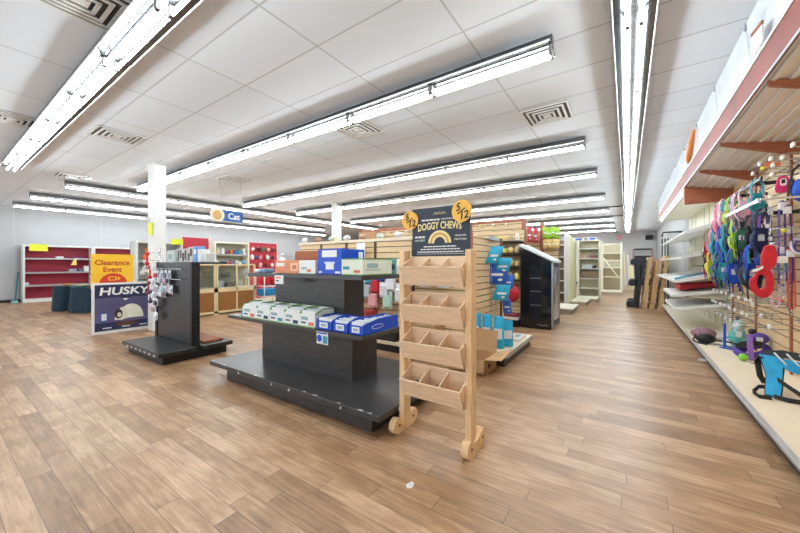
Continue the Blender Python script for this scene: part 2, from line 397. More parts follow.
b.prism([(2.3, .155), (2.36, .155), (2.34, .185), (2.31, .18)], 'x', -1.601, -1.598, CHIP)
b.build('wear_marking')
b = MB(T); b.box(-3.84, -2.29, 2.48, 2.88, .2, .7, BLKWOOD, .003); b.build('lower_column')
b = MB(T); b.box(-4.27, -1.97, 2.27, 3.0, .7, .74, BLKWOOD, .003); b.build('middle_shelf')
b = MB(T); b.box(-3.68, -2.48, 2.56, 2.88, .74, 1.245, BLKWOOD, .003); b.build('upper_column')
b = MB(T); b.box(-3.95, -2.05, 2.35, 3.0, 1.245, 1.29, BLKWOOD, .003); b.build('upper_shelf')

PALEBOX = mat('white_carton', (232, 234, 232), .5, var=.03); GREENB = mat('green_print', (104, 160, 78), .5); BLUEB = mat('blue_carton', (12, 74, 196), .35, var=.05)
GREYPR = mat('grey_print', (150, 176, 178), .5); NAVY = mat('navy_print', (40, 56, 96), .5); TEALPR = mat('teal_print', (60, 150, 170), .5); ORANGEPR = mat('orange_print', (222, 120, 84), .5)
def open_tray(nm, lb, x0, x1, y0, y1, z, hf, hb, m, edge, prints, contents, grp):
    """a display carton with a low front, sloped sides and packets standing in it"""
    T = thing(nm, lb, 'display box', ((x0+x1)/2, (y0+y1)/2, z), grp); t = .006
    b = MB(T); b.box(x0, x1, y0, y1, z, z+t, m); b.build('bottom')
    b = MB(T); b.box(x0, x1, y0, y0+t, z, z+hf, m); f = b.build('front')
    b = MB(T); b.box(x0, x1, y1-t, y1, z, z+hb, m); b.build('back')
    for xa in (x0, x1-t):
        b = MB(T); b.prism([(y0+t, z), (y1-t, z), (y1-t, z+hb), (y0+.4*(y1-y0), z+hb), (y0+t, z+hf)], 'x', xa, xa+t, m)
        b.prism([(y0+t, z+hf-.004), (y0+.4*(y1-y0), z+hb-.004), (y1, z+hb-.004), (y1, z+hb+.008), (y0+.4*(y1-y0), z+hb+.008), (y0+t, z+hf+.008)], 'x', xa-.002, xa+t+.002, edge)
        b.build('side')
    b = MB(f)
    for q, (u0, u1, v0, v1, pm) in enumerate(prints):
        b.box(x0+u0*(x1-x0), x0+u1*(x1-x0), y0-.0012*(q+1), y0, z+v0*hf, z+v1*hf, pm)
    b.build('print')
    k = max(3, int((y1-y0)/.045))
    b = MB(T)
    for i in range(k):
        yy = y0+.03+(y1-y0-.06)*i/(k-1) if k > 1 else y0
        b.box(x0+.012, x1-.012, yy-.012, yy+.012, z+t, z+hb*random.uniform(.86, 1.0), contents if i % 2 else PALEBOX, .003)
    o = b.build('packets', 'stuff')
    return T
zs = .7405
lbls = ['leftmost white and green carton of packets on the middle table shelf', 'second white carton from the left on the middle table shelf',
        'third white carton from the left, in the middle of the shelf row', 'fourth white carton from the left on the middle table shelf', 'white carton right beside the blue trays on the middle table shelf']
xs = [-3.96, -3.67, -3.40, -3.13, -2.865, -2.62]
for i in range(5):
    open_tray('display_carton', lbls[i], xs[i]+.004, xs[i+1]-.004, 2.285, 2.55, zs, .135, .185, PALEBOX, GREENB,
        [(.1, .55, .55, .8, GREYPR), (.1, .4, .28, .4, NAVY), (.6, .9, .15, .42, [ORANGEPR, NAVY, TEALPR, NAVY, ORANGEPR][i]), (0, 1, 0, .08, GREENB)], C(214, 222, 222), 'white cartons on the middle shelf')
xb = [(-2.60, -2.385), (-2.365, -2.17), (-2.15, -1.98)]
lb2 = ['leftmost of the three blue trays on the middle table shelf', 'middle one of the three blue trays on the table shelf', 'rightmost blue tray at the shelf end, beside the wooden rack']
for i, (x0, x1) in enumerate(xb):
    T = open_tray('display_tray', lb2[i], x0, x1, 2.285, 2.55 if i < 2 else 2.84, zs, .09, .125, BLUEB, BLUEB,
        [(.2, .75, .25, .85, PALEBOX), (.3, .65, .4, .7, GREYPR)], C(200, 212, 226), 'blue trays on the middle shelf')
    if i == 2:
        sd = [c for c in T.children if c.name.startswith('side')][1]
        b = MB(sd); b.prism([(2.5+.09*math.cos(a), zs+.06+.022*math.sin(a)) for a in [2*PI*k/16 for k in range(16)]], 'x', -1.98, -1.9788, PALEBOX)
        b.prism([(2.5+.08*math.cos(a), zs+.06+.017*math.sin(a)) for a in [2*PI*k/16 for k in range(16)]], 'x', -1.9788, -1.978, BLUEB); b.build('logo')
T = thing('spray_bottle', 'teal bottle at the left end of the middle table shelf', 'bottle', (-4.03, 2.36, zs))
b = MB(T); b.lathe((-4.03, 2.36, zs), [(.036, 0), (.04, .01), (.04, .085), (.018, .115)], C(30, 150, 180)); b.build('body')
b = MB(T); b.lathe((-4.03, 2.36, zs+.115), [(.018, 0), (.018, .03), (.012, .034)], C(220, 236, 240)); b.build('cap')
b = MB(); b.rbox((-2.49, 2.262, .665), (.16, .004, .12), 0, PALEBOX); t = b.build('shelf_label')
tag(t, 'white and blue label hanging below the blue trays on the shelf edge', 'label')
b = MB(t); b.prism([(-2.53+.035*math.cos(a), .66+.035*math.sin(a)) for a in [2*PI*k/14 for k in range(14)]], 'y', 2.2575, 2.26, BLUEB)
b.box(-2.56, -2.42, 2.2575, 2.26, .707, .72, BLUEB); b.box(-2.48, -2.42, 2.2575, 2.26, .615, .69, TEALPR); b.build('print')
b = MB(); b.rbox((-3.3, 2.343, 1.22), (.16, .004, .1), 0, PALEBOX); t = b.build('price_tag'); tag(t, 'white price tag hanging off the top shelf under the orange carton', 'price tag')
b = MB(t); b.box(-3.36, -3.26, 2.339, 2.341, 1.235, 1.25, ORANGEPR); b.box(-3.36, -3.3, 2.339, 2.341, 1.2, 1.215, NAVY); b.build('print')
# boxes on top
def carton(nm, lb, x0, x1, y0, y1, z0, z1, m, prints=(), side=(), lid=None, flap=False):
    b = MB(); b.box(x0, x1, y0, y1, z0, z1, m, .004); o = b.build(nm); tag(o, lb, 'box')
    if prints:
        b = MB(o)
        for q, (u0, u1, v0, v1, pm) in enumerate(prints): b.box(x0+u0*(x1-x0), x0+u1*(x1-x0), y0-.0012*(q+1), y0, z0+v0*(z1-z0), z0+v1*(z1-z0), pm)
        b.build('front_marking')
    if side:
        b = MB(o)
        for q, (u0, u1, v0, v1, pm) in enumerate(side): b.box(x1, x1+.0012*(q+1), y0+u0*(y1-y0), y0+u1*(y1-y0), z0+v0*(z1-z0), z0+v1*(z1-z0), pm)
        b.build('side_print')
    if lid:
        b = MB(o); b.box(x0-.003, x1+.003, y0-.003, y1+.003, z1, z1+.008, lid); b.build('lid')
    return o
zt = 1.2905
ORANGEC = mat('orange_carton', (220, 142, 100), .55, var=.06)
carton('orange_carton', 'orange carton at the left of the top table shelf', -3.46, -3.01, 2.4, 2.62, zt, zt+.15, ORANGEC, [(.06, .4, .55, .82, PALEBOX), (.65, .95, .2, .8, C(240, 200, 170)), (.72, .88, .35, .65, ORANGEPR)])
carton('brown_carton', 'plain brown carton standing behind the orange one on the table top', -3.45, -2.98, 2.68, 2.95, zt, zt+.27, CARDD)
carton('white_carton', 'white carton with small orange print between orange and blue boxes', -2.995, -2.73, 2.38, 2.62, zt, zt+.15, PALEBOX, [(.15, .5, .35, .5, GREYPR), (.5, .75, .15, .35, ORANGEPR), (0, 1, 0, .06, GREENB)])
o = carton('blue_carton', 'tall blue carton with white label in the middle of the table top', -2.71, -2.36, 2.4, 2.75, zt, zt+.265, BLUEB, [(.18, .8, .68, .95, PALEBOX), (.35, .68, .2, .42, PALEBOX), (.3, .72, .42, .5, C(210, 222, 240)), (.05, .18, .06, .13, PALEBOX), (.75, .95, .05, .13, PALEBOX)], [(.72, .92, .6, .9, PALEBOX)])
o = carton('white_carton', 'white carton with green lid edge at the right of the table top', -2.345, -2.07, 2.38, 2.86, zt, zt+.155, mat('pale_green_carton', (226, 232, 214), .5, var=.03), [(.08, .4, .35, .55, TEALPR), (.6, .9, .15, .32, ORANGEPR), (0, 1, 0, .06, GREENB)], [(.15, .5, .45, .75, GREYPR), (.1, .6, .3, .36, GREYPR), (0, 1, 0, .06, GREENB)], GREENB)
T = thing('lotion_bottle', 'tall white bottle behind the orange carton on the table top', 'bottle', (-3.62, 2.62, zt))
b = MB(T); b.lathe((-3.62, 2.62, zt), [(.05, 0), (.055, .01), (.055, .13), (.03, .19), (.022, .2)], WHITE); b.build('body')
b = MB(T); b.lathe((-3.62, 2.62, zt+.2), [(.022, 0), (.022, .04), (.014, .05)], C(235, 235, 240)); b.build('cap')
for (x, w, h, m, lb) in ((-3.88, .1, .045, C(220, 228, 236), 'flat pale packet at the far left of the table top'), (-3.75, .1, .05, C(120, 150, 180), 'small blue-grey packet left of the white bottle on the table top')):
    b = MB(); b.box(x-w/2, x+w/2, 2.42, 2.56, zt, zt+h, m, .01); tag(b.build('flat_packet'), lb, 'packet')
# bags standing behind on the table top right
def pouch(nm, lb, c, w, d, h, m, band=None, rz=0., grp=None, top=.15, cat='bag'):
    """an upright packaged bag: pillowed body with a flat sealed top"""
    T = thing(nm, lb, cat, c, grp, rz); b = MB(T, True)
    prof = [(.0, 1, .9), (.12, 1, 1), (.5, .97, .95), (.78, .95, .55), (1-top*.4, .96, .12), (1, .96, .08)]
    co = []; k = 10
    for (t, sw, sd) in prof:
        for j in range(k):
            a = 2*PI*j/k; ca, sa = math.cos(a), math.sin(a)
            co.append((w/2*sw*math.copysign(abs(ca)**.5, ca), d/2*sd*math.copysign(abs(sa)**.7, sa), h*t))
    fs = [(i*k+j, i*k+(j+1)%k, (i+1)*k+(j+1)%k, (i+1)*k+j) for i in range(len(prof)-1) for j in range(k)]+[tuple(range(k-1,-1,-1)), tuple(range((len(prof)-1)*k, len(prof)*k))]
    b.faces(co, fs, m, True); o = b.build('body')
    if band:
        b = MB(T, True); b.box(-w*.36, w*.36, -d/2-.004, -d/2+.004, h*.3, h*.62, band); b.build('label')
    return T
pouch('treat_bag', 'green and navy patterned bag at the right end of the table top', (-2.13, 2.93, zt), .12, .07, .17, C(96, 160, 150), C(30, 60, 110), .5)

# ------------------------------------------------------------------ wooden chews rack
T = thing('wooden_display_rack', 'pine display rack of four tilted bins under a dark sign', 'display rack', (-1.25, 2.3, 0))
for (x0, x1) in ((-1.575, -1.525), (-.985, -.935)):
    b = MB(T); b.box(x0, x1, 2.28, 2.38, .06, 1.51, PINE, .004); p = b.build('post')
    b = MB(T)
    poly = []
    cy0, cy1, r = 2.235, 2.46, .066
    for k in range(13):
        a = PI*1.5 - PI*k/12*1.0 - .0; poly.append((cy0+r*math.cos(a), r+r*math.sin(a)))
    poly += [(2.27, .1), (2.33, .085), (2.4, .1)]
    for k in range(13):
        a = PI/2 - PI*k/12; poly.append((cy1+r*math.cos(a), r+.004+r*math.sin(a)))
    xm = x0-.03 if x0 < -1.2 else x0+.01
    b.prism(poly, 'x', xm, xm+.06, PINE, .004); ft = b.build('foot')
    b = MB(ft)
    for yy in (2.24, 2.455): b.cyl((xm+.059, yy, .07), (xm+.064, yy, .07), .012, CARDD)
    b.build('screw')
for i, z in enumerate((1.378, 1.08, .78, .475)):
    prof = [(2.19, z), (2.25, z-.145), (2.36, z-.105), (2.375, z+.085)]
    t = .014
    b = MB(T); b.hexa([(-1.518,2.25,z-.145),(-.985,2.25,z-.145),(-.985,2.25+t,z-.142),(-1.518,2.25+t,z-.142),(-1.518,2.19,z),(-.985,2.19,z),(-.985,2.19+t,z+.004),(-1.518,2.19+t,z+.004)], PINEX, .002); b.build('bin_front')
    b = MB(T); b.hexa([(-1.518,2.25,z-.145),(-.985,2.25,z-.145),(-.985,2.36,z-.118),(-1.518,2.36,z-.118),(-1.518,2.25,z-.133),(-.985,2.25,z-.133),(-.985,2.36,z-.105),(-1.518,2.36,z-.105)], PINEX); b.build('bin_bottom')
    b = MB(T); b.hexa([(-1.518,2.36,z-.118),(-.985,2.36,z-.118),(-.985,2.36+t,z-.118),(-1.518,2.36+t,z-.118),(-1.518,2.375,z+.085),(-.985,2.375,z+.085),(-.985,2.375+t,z+.085),(-1.518,2.375+t,z+.085)], PINEX, .002); b.build('bin_back')
    for k, x in enumerate((-1.518, -1.345, -1.172, -.997)):
        b = MB(T); b.prism([(2.2, z-.004), (2.255, z-.14), (2.36, z-.11), (2.375, z+.08 if k in (0, 3) else z+.07)], 'x', x, x+.012, PINEX); b.build('bin_end' if k in (0, 3) else 'bin_divider')
for i, (x, z, dx, m) in enumerate(((-1.3, 1.375, .05, C(120, 110, 100)), (-1.26, 1.375, -.06, C(150, 130, 110)), (-1.43, 1.08, .05, C(130, 110, 90)), (-1.25, .78, .07, C(150, 120, 90)), (-1.27, .78, -.04, C(190, 150, 110)), (-1.45, .475, .04, C(90, 84, 80)), (-1.27, .475, .05, C(150, 130, 110)))):
    b = MB(); b.tube([(x-dx, 2.27, z-.115), (x, 2.29, z-.075), (x+dx, 2.31, z-.03)], [.012, .014, .012], m, 7)
    tag(b.build('dog_chew'), 'small %s chew stick lying in the %s bin of the pine rack' % (('grey', 'tan', 'brown', 'dark brown', 'light brown', 'dark grey', 'tan')[i], ('top', 'top', 'second', 'third', 'third', 'bottom', 'bottom')[i]), 'chew')
# sign
NAVYS = mat('slate_sign', (44, 54, 68), .5, var=.06); CREAMT = mat('cream_print', (242, 222, 160), .5, var=.0); YELDISC = mat('yellow_card', (240, 184, 78), .5, var=.05)
T = thing('rack_sign', 'slate printed sign standing on top of the pine rack', 'sign', (-1.27, 2.42, 1.46))
b = MB(T); b.box(-1.53, -1.0, 2.415, 2.425, 1.46, 1.87, NAVYS); b.build('board')
yF = 2.412; sx = -1.265
WT = mat('white_print', (236, 236, 232), .5, var=0.)
text('NATURAL', .022, WT, T, (sx+.075, yF, 1.768), '-y', width=.115)
text('DOGGY CHEWS', .082, CREAMT, T, (sx-.005, yF, 1.705), '-y', width=.40, bold=.002, arch=.014)
text('HIGH IN', .022, WT, T, (sx+.185, yF, 1.628), '-y', width=.09); text('PROTEIN', .022, WT, T, (sx+.185, yF, 1.598), '-y', width=.1)
text('HARVEST', .022, WT, T, (sx-.185, yF, 1.598), '-y', width=.1)
def dashes(x0, x1, z, h):
    """a line of print too small to read: short strokes"""
    x = x0
    while x < x1:
        w = random.uniform(.014, .04); bb.box(x, min(x+w, x1), yF, yF+.002, z, z+h, WT); x += w+.006
bb = MB(T)
dashes(sx-.17, sx+.0, 1.761, .012); dashes(sx-.235, sx-.135, 1.62, .014)
for k in range(3): dashes(sx-.15-.03*k, sx+.15+.03*k, 1.54-.022*k, .009)
dashes(sx-.22, sx+.22, 1.482, .003)
bb.build('small_print')
bb = MB(T); bb.tube([(sx-.055+.011*k, yF, 1.815+(.012 if k % 2 else -.008)) for k in range(11)], .0035, CREAMT, 5); bb.build('script_logo')
b = MB(T)
def arch(b, cx, cz, r0, r1, y0, y1, m, a0=0, a1=PI, n=18):
    pts = [(cx+r1*math.cos(a0+(a1-a0)*k/n), cz+r1*math.sin(a0+(a1-a0)*k/n)) for k in range(n+1)]+[(cx+r0*math.cos(a1-(a1-a0)*k/n), cz+r0*math.sin(a1-(a1-a0)*k/n)) for k in range(n+1)]
    k = len(pts); n1 = n+1
    for i in range(n):
        q = [pts[i], pts[i+1], pts[k-2-i], pts[k-1-i]]
        b.prism(q, 'y', y0, y1, m)
arch(b, sx, 1.572, .05, .105, 2.411, 2.414, CREAMT); arch(b, sx, 1.572, .07, .086, 2.409, 2.4112, C(206, 160, 96)); b.build('chew_picture')
def disc(lb, c, r, tilt):
    T = thing('price_disc', lb, 'price sign', c)
    R = Matrix.Rotation(tilt, 3, 'Z'); b = MB(T); n = 28; co = []
    for y in (-.002, .002): co += [Vector(c)+R @ Vector((r*math.cos(2*PI*k/n), y, r*math.sin(2*PI*k/n))) for k in range(n)]
    b.faces(co, [tuple(range(n)), tuple(range(2*n-1, n-1, -1))]+[(k, (k+1)%n, n+(k+1)%n, n+k) for k in range(n)], YELDISC); b.build('card')
    INK = mat('black_ink', (34, 30, 26), .5, var=0.); A = R @ AXES['-y']
    for s, dx, dz in (('5', -.32, .38), ('/', -.02, .0), ('12', .3, -.34)):
        text(s, r*.95 if s != '/' else r*1.1, INK, T, Vector(c)+R @ Vector((dx*r, -.004, dz*r)), A, shear=.25, bold=.0015, roll=-.5 if s == '/' else .15)
    return T
disc('yellow round price card on the left corner of the rack sign', (-1.545, 2.4, 1.775), .078, .12)
disc('yellow round price card on the right corner of the rack sign', (-1.065, 2.4, 1.815), .088, -.1)

# ------------------------------------------------------------------ black double-sided gondola at the left
T = thing('black_gondola', 'black double-sided gondola with a charcoal panel and low base decks', 'gondola', (-5.9, 2.32, 0))
b = MB(T); b.box(-6.6, -5.28, 1.9, 2.78, 0, .12, BLACK, .004); b.build('kickplate')
b = MB(T); b.box(-6.62, -5.2, 1.82, 2.3, .12, .18, DARKPEG, .006); fd = b.build('front_deck')
b = MB(fd)
for k in range(7): b.box(-6.4+k*.17, -6.33+k*.17, 1.8175, 1.821, .125, .15, CHIP)
b.build('label_strip')
b = MB(T); b.box(-6.62, -5.2, 2.4, 2.84, .12, .18, DARKPEG, .006); b.build('back_deck')
b = MB(T); b.box(-6.62, -5.42, 2.305, 2.395, .18, 1.42, DARKPEG, .003); b.build('panel')
b = MB(T); b.box(-5.42, -5.34, 2.29, 2.41, 0, 1.43, BLACK, .004); b.build('upright')
b = MB(T); b.box(-6.69, -6.62, 2.29, 2.41, 0, 1.43, BLACK, .004); b.build('upright')
b = MB(T); b.box(-6.66, -5.2, 2.4, 2.76, 1.4, 1.43, DARKPEG, .004); b.build('top_shelf')
b = MB(); b.box(-6.3, -5.35, 2.46, 2.76, .181, .215, CARDD, .004); tag(b.build('wood_board'), 'red-brown board lying on the back deck of the black gondola', 'board')
def topbox(nm, lb, x0, x1, y0, y1, z0, z1, m, pr=()):
    return carton(nm, lb, x0, x1, y0, y1, z0, z1, m, pr)
z = 1.4305
topbox('grey_box', 'pale grey-green box on top of the black gondola, nearest the pillar', -6.62, -6.3, 2.44, 2.6, z, z+.2, C(196, 206, 202), [(.2, .7, .3, .7, C(150, 170, 166))])
topbox('patterned_box', 'box with brown crossing stripes on top of the black gondola', -6.25, -5.9, 2.46, 2.62, z, z+.22, C(200, 198, 200), [(.05, .2, .1, .9, C(74, 52, 44)), (.3, .45, .3, .9, C(74, 52, 44)), (.55, .72, .1, .7, C(74, 52, 44)), (.8, .95, .2, .9, C(96, 66, 52))])
topbox('patterned_box', 'second brown striped box right of the first on the black gondola', -5.87, -5.7, 2.46, 2.62, z, z+.24, C(206, 204, 206), [(.1, .4, .1, .6, C(74, 52, 44)), (.5, .9, .4, .9, C(96, 66, 52))])
topbox('blue_box', 'blue and white box on top of the black gondola', -5.67, -5.58, 2.46, 2.6, z, z+.25, C(120, 160, 214), [(.1, .9, .5, .8, WHITE)])
for k, (x, h, m) in enumerate(((-5.48, .2, C(226, 226, 224)), (-5.33, .13, C(206, 206, 204)))):
    b = MB(); b.box(x-.06, x+.06, 2.46, 2.6, z, z+h, m, .008); tag(b.build('small_carton'), '%s white carton at the right end of the black gondola top' % ('taller', 'shorter')[k], 'box')
# merchandise clip strips and hooks on the panel
def packet_hang(lb, c, w, h, m, m2, grp, cat='packet', face='-y', nm='hanging_packet'):
    """a carded packet: backing card with a header, hook hole and a bulged pocket"""
    T = thing(nm, lb, cat, c, grp, 0 if face == '-y' else PI/2); b = MB(T, True)
    b.box(-w/2, w/2, -.004, .004, -h, -.0, m2, .002); b.build('card')
    b = MB(T, True); b.box(-w*.43, w*.43, -.034, -.004, -h*.93, -h*.28, m, .014); b.build('pocket')
    return T
k = 0
for (x, z, m) in ((-6.45, 1.3, C(70, 90, 130)), (-6.3, 1.3, C(190, 200, 210)), (-6.15, 1.3, C(110, 120, 150)), (-6.0, 1.3, C(170, 176, 190)), (-6.3, 1.08, C(214, 218, 226)), (-6.18, 1.06, C(150, 190, 210)), (-6.06, 1.08, C(200, 176, 190)), (-5.94, 1.06, C(220, 220, 224))):
    packet_hang('%s hanging packet on the black gondola panel, %s hook row' % (('navy', 'silver', 'slate', 'light grey', 'white', 'pale blue', 'pinkish', 'off-white')[k], 'upper' if z > 1.2 else 'lower'), (x, 2.255, z), .09, .14, m, C(216, 220, 226), 'packets hung on the black gondola'); k += 1
k = 0
for zz, nm in ((1.2, 'third'), (.98, 'fourth')):
    for x in (-6.38, -6.27, -6.16, -6.05) if zz > 1.1 else (-6.4, -6.3, -6.2):
        packet_hang('%s small card in the %s row on the black gondola panel' % (ORD[k], nm), (x, 2.25, zz), .09, .12, C(*[(226, 228, 232), (120, 150, 180), (210, 170, 180), (70, 80, 110), (190, 200, 214), (232, 232, 232), (150, 120, 140)][k]), C(226, 230, 234), 'packets hung on the black gondola'); k += 1
for i, zz in enumerate((1.31, 1.15)):
    T = thing('hook_bar', '%s chrome hook bar on the black gondola panel' % ('upper', 'lower')[i], 'hook bar', (-5.75, 2.3, zz))
    b = MB(T); b.tube([(-6.5, 2.255, zz+.01), (-5.6, 2.255, zz+.01)], .007, CHROME); b.build('bar')
    for x in (-6.4, -5.7):
        b = MB(T); b.tube([(x, 2.305, zz+.01), (x, 2.255, zz+.01)], .007, CHROME); b.build('bracket')
# toys on a strip at the panel's left end
T = thing('clip_strip', 'clip strip hanging by the left end of the black gondola', 'clip strip', (-6.52, 2.24, 1.36))
b = MB(T); b.box(-6.54, -6.5, 2.24, 2.246, .45, 1.46, C(220, 222, 226)); b.build('strip')
b = MB(T); b.tube([(-6.52, 2.3, 1.43), (-6.52, 2.243, 1.43), (-6.52, 2.243, 1.4)], .005, CHROME); b.build('hook')
cols = [(226, 226, 230), (200, 60, 70), (216, 210, 214), (180, 180, 190), (230, 232, 236), (60, 60, 80), (190, 150, 150), (226, 226, 226)]
for k, c in enumerate(cols):
    packet_hang('%s small packet from the top of the clip strip on the black gondola' % ORD[k], (-6.52+.06*((k % 2)*2-1), 2.232, 1.4-.115*k), .11, .12, C(*c), C(228, 230, 234), 'packets on the clip strip')
RED = mat('red_plush', (206, 40, 48), .7, var=.1)
for k, (x, y, zz, m) in enumerate(((-6.92, 2.26, 1.56, RED), (-6.86, 2.28, 1.32, RED), (-6.97, 2.25, 1.42, C(226, 214, 214)), (-6.9, 2.27, 1.05, C(160, 60, 90)), (-6.84, 2.28, .9, C(92, 62, 92)))):
    T = thing('rope_toy', '%s rope toy hanging left of the black gondola' % ('topmost red', 'second red', 'whitish', 'wine-coloured', 'lowest plum')[k], 'toy', (x, y, zz))
    b = MB(T); b.tube([(x, y, zz+.03), (x+.005, y-.01, zz-.14)], .014, m, 7); b.build('rope')
    for e, q in enumerate((zz+.02, zz-.15)):
        b = MB(T); b.ball((x, y-.005*e, q), .038, m, (1, 1, .9), 8, 6, .12); b.build('knot')
T = thing('toy_stand', 'thin wire stand holding rope toys beside the black gondola', 'stand', (-6.96, 2.46, 0))
b = MB(T); b.tube([(-6.96, 2.46, .02), (-6.96, 2.46, 1.68)], .01, CHROME); b.build('pole')
b = MB(T); b.lathe((-6.96, 2.46, 0), [(.13, 0), (.13, .012), (.03, .025)], STEEL); b.build('base')
for zz in (1.6, 1.46, 1.36, 1.09, .94):
    b = MB(T); b.tube([(-6.96, 2.46, zz), (-6.92, 2.26, zz)], .005, CHROME); b.build('arm')

# ------------------------------------------------------------------ banners at the left
PURPLE = mat('dusk_print', (92, 88, 128), .4, var=.2, scale=2.5); DKPRINT = mat('dark_blue_print', (40, 44, 82), .4, var=.15, scale=3)
T = thing('pet_banner', 'framed poster of a white pet igloo on a purple evening scene', 'poster', (-8.6, 2.4, 0))
b = MB(T); b.box(-8.64, -8.6, 1.9, 2.92, 0, 1.02, WHITE, .004); b.build('frame')
X = -8.6
b = MB(T); b.box(X, X+.003, 1.94, 2.89, .06, .98, PURPLE); b.box(X+.003, X+.004, 1.94, 2.89, .72, .98, DKPRINT); b.box(X+.003, X+.004, 1.94, 2.89, .06, .22, DKPRINT)
b.prism([(2.33, .72), (2.52, .72), (2.425, .64)], 'x', X+.003, X+.005, DKPRINT); b.build('print')
text('HUSKY', .21, WT, T, (X+.006, 2.43, .85), '+x', width=.84, bold=.006, shear=.12)
b = MB(T); b.prism([(2.37, .69), (2.48, .69), (2.425, .645)], 'x', X+.005, X+.007, WT); b.build('emblem')
b = MB(T)
ig = [(2.36, .28)]+[(2.52+.21*math.cos(PI-PI*k/16), .3+.27*math.sin(PI-PI*k/16)) for k in range(17)]+[(2.74, .28)]
b.prism(ig, 'x', X+.004, X+.007, C(232, 232, 214))
b.prism([(2.24, .26), (2.36, .25), (2.46, .28), (2.44, .44), (2.36, .52), (2.28, .42)], 'x', X+.006, X+.009, C(222, 220, 200))
b.prism([(2.31+.065*math.cos(2*PI*k/14), .38+.1*math.sin(2*PI*k/14)) for k in range(14)], 'x', X+.008, X+.011, C(52, 46, 44))
b.prism([(2.32+.035*math.cos(2*PI*k/14), .36+.05*math.sin(2*PI*k/14)) for k in range(14)], 'x', X+.010, X+.013, C(214, 206, 190)); b.build('igloo_picture')
b = MB(T); b.box(X+.004, X+.007, 2.0, 2.16, .22, .46, C(74, 90, 140)); b.box(X+.006, X+.009, 2.04, 2.12, .27, .4, C(220, 226, 236)); b.build('panel_print')
b = MB(T); b.prism([(2.44+.17*math.cos(2*PI*k/16), .17+.045*math.sin(2*PI*k/16)) for k in range(16)], 'x', X+.004, X+.006, C(96, 60, 40)); b.build('oval_print')
for k in range(3):
    b = MB(T); b.box(X+.004, X+.006, 2.06+.3*k, 2.2+.3*k, .1, .125, C(200, 206, 226)); b.build('caption')
YEL = mat('yellow_sign', (250, 196, 44), .5, var=.02)
T = thing('clearance_sign', 'yellow clearance sign standing behind the framed igloo poster', 'sign', (-8.8, 2.24, 0))
b = MB(T); b.box(-8.82, -8.8, 1.93, 2.62, .9, 1.6, YEL, .003); b.build('board')
for y in (2.05, 2.5):
    b = MB(T); b.box(-8.85, -8.82, y-.015, y+.015, 0, 1.4, WHITE); b.build('stand_leg')
text('Clearance', .15, C(190, 60, 30), T, (-8.798, 2.27, 1.43), '+x', width=.56, bold=.003)
text('Event', .15, C(190, 60, 30), T, (-8.798, 2.27, 1.29), '+x', width=.3, bold=.003)
b = MB(T); b.prism([(2.28+.23*math.cos(2*PI*k/28), .98+.23*math.sin(2*PI*k/28)) for k in range(28)], 'x', -8.8, -8.796, C(214, 60, 36)); b.build('red_disc')
b = MB(T); b.box(-8.796, -8.794, 2.2, 2.33, 1.06, 1.14, YEL); b.box(-8.794, -8.792, 2.22, 2.31, 1.075, 1.125, C(214, 60, 36)); b.prism([(2.35, 1.06), (2.4, 1.1), (2.35, 1.14)], 'x', -8.796, -8.794, YEL); b.build('tag_print')

# ------------------------------------------------------------------ far left: red shelving, cloth tables, broom
def shelving(nm, lb, y0, y1, back, n, grp, x=-17.9, d=.45, h=2.05, fr=WHITE, z0=.12, zs=None, cat='shelving'):
    T = thing(nm, lb, cat, (x-d/2, (y0+y1)/2, 0), grp)
    b = MB(T); b.box(x-d, x-d+.03, y0, y1, .05, h, back); b.build('back_panel')
    for y in (y0, y1-.05):
        b = MB(T); b.box(x-d, x, y, y+.05, 0, h, fr); b.build('side_panel')
    b = MB(T); b.box(x-d, x, y0, y1, h, h+.06, fr); b.build('top_rail')
    b = MB(T); b.box(x-d, x, y0+.05, y1-.05, 0, z0, fr); b.build('base')
    for k in range(n):
        zz = zs[k] if zs else z0+(h-z0)*(k+1)/(n+1)
        b = MB(T); b.box(x-d+.03, x-.01, y0+.05, y1-.05, zz-.03, zz, fr); b.box(x-.012, x, y0+.05, y1-.05, zz-.055, zz+.004, STEEL); b.build('shelf')
    return T
zsh = [.62, 1.1, 1.62]
shelving('wall_shelving', 'white shelving with dark red back, the bay at the far left wall end', 2.1, 4.0, MAROONP, 3, 'red-backed wall shelving', zs=zsh)
shelving('wall_shelving', 'white shelving with dark red back, half hidden behind the yellow sign', 4.01, 5.7, MAROONP, 3, 'red-backed wall shelving', zs=zsh)
b = MB(); b.box(-17.9, -17.894, 2.25, 2.72, 1.88, 2.13, YELLOWPAPER); tag(b.build('paper_tag'), 'yellow-green paper sheet taped to the top corner of the red shelving', 'tag')
for k, (y, zz, w, h, m, lb) in enumerate(((3.06, 1.625, .2, .07, WHITE, 'small white packet on the top shelf of the red shelving'), (3.42, 1.105, .22, .1, C(160, 160, 176), 'grey packet at the left of the middle red shelf'),
        (3.66, 1.105, .14, .12, C(110, 96, 130), 'purple-grey packet on the middle red shelf'), (3.82, 1.105, .14, .22, WHITE, 'white box at the right of the middle red shelf'), (3.6, 1.625, .3, .05, C(120, 60, 130), 'purple folded item on the top red shelf'), (2.2, .625, .12, .1, C(214, 206, 210), 'pale pot on the lowest red shelf'))):
    b = MB(); b.box(-18.2, -18.0, y-w/2, y+w/2, zz-.003, zz+h, m, .012); tag(b.build('shelf_packet'), lb, 'packet')
b = MB(); b.prism([(3.34, 1.36), (3.5, 1.36), (3.5, 1.58), (3.42, 1.58), (3.4, 1.5)], 'x', -17.888, -17.884, C(240, 214, 120)); tag(b.build('shelf_note'), 'yellowish note hanging off the top red shelf', 'note')
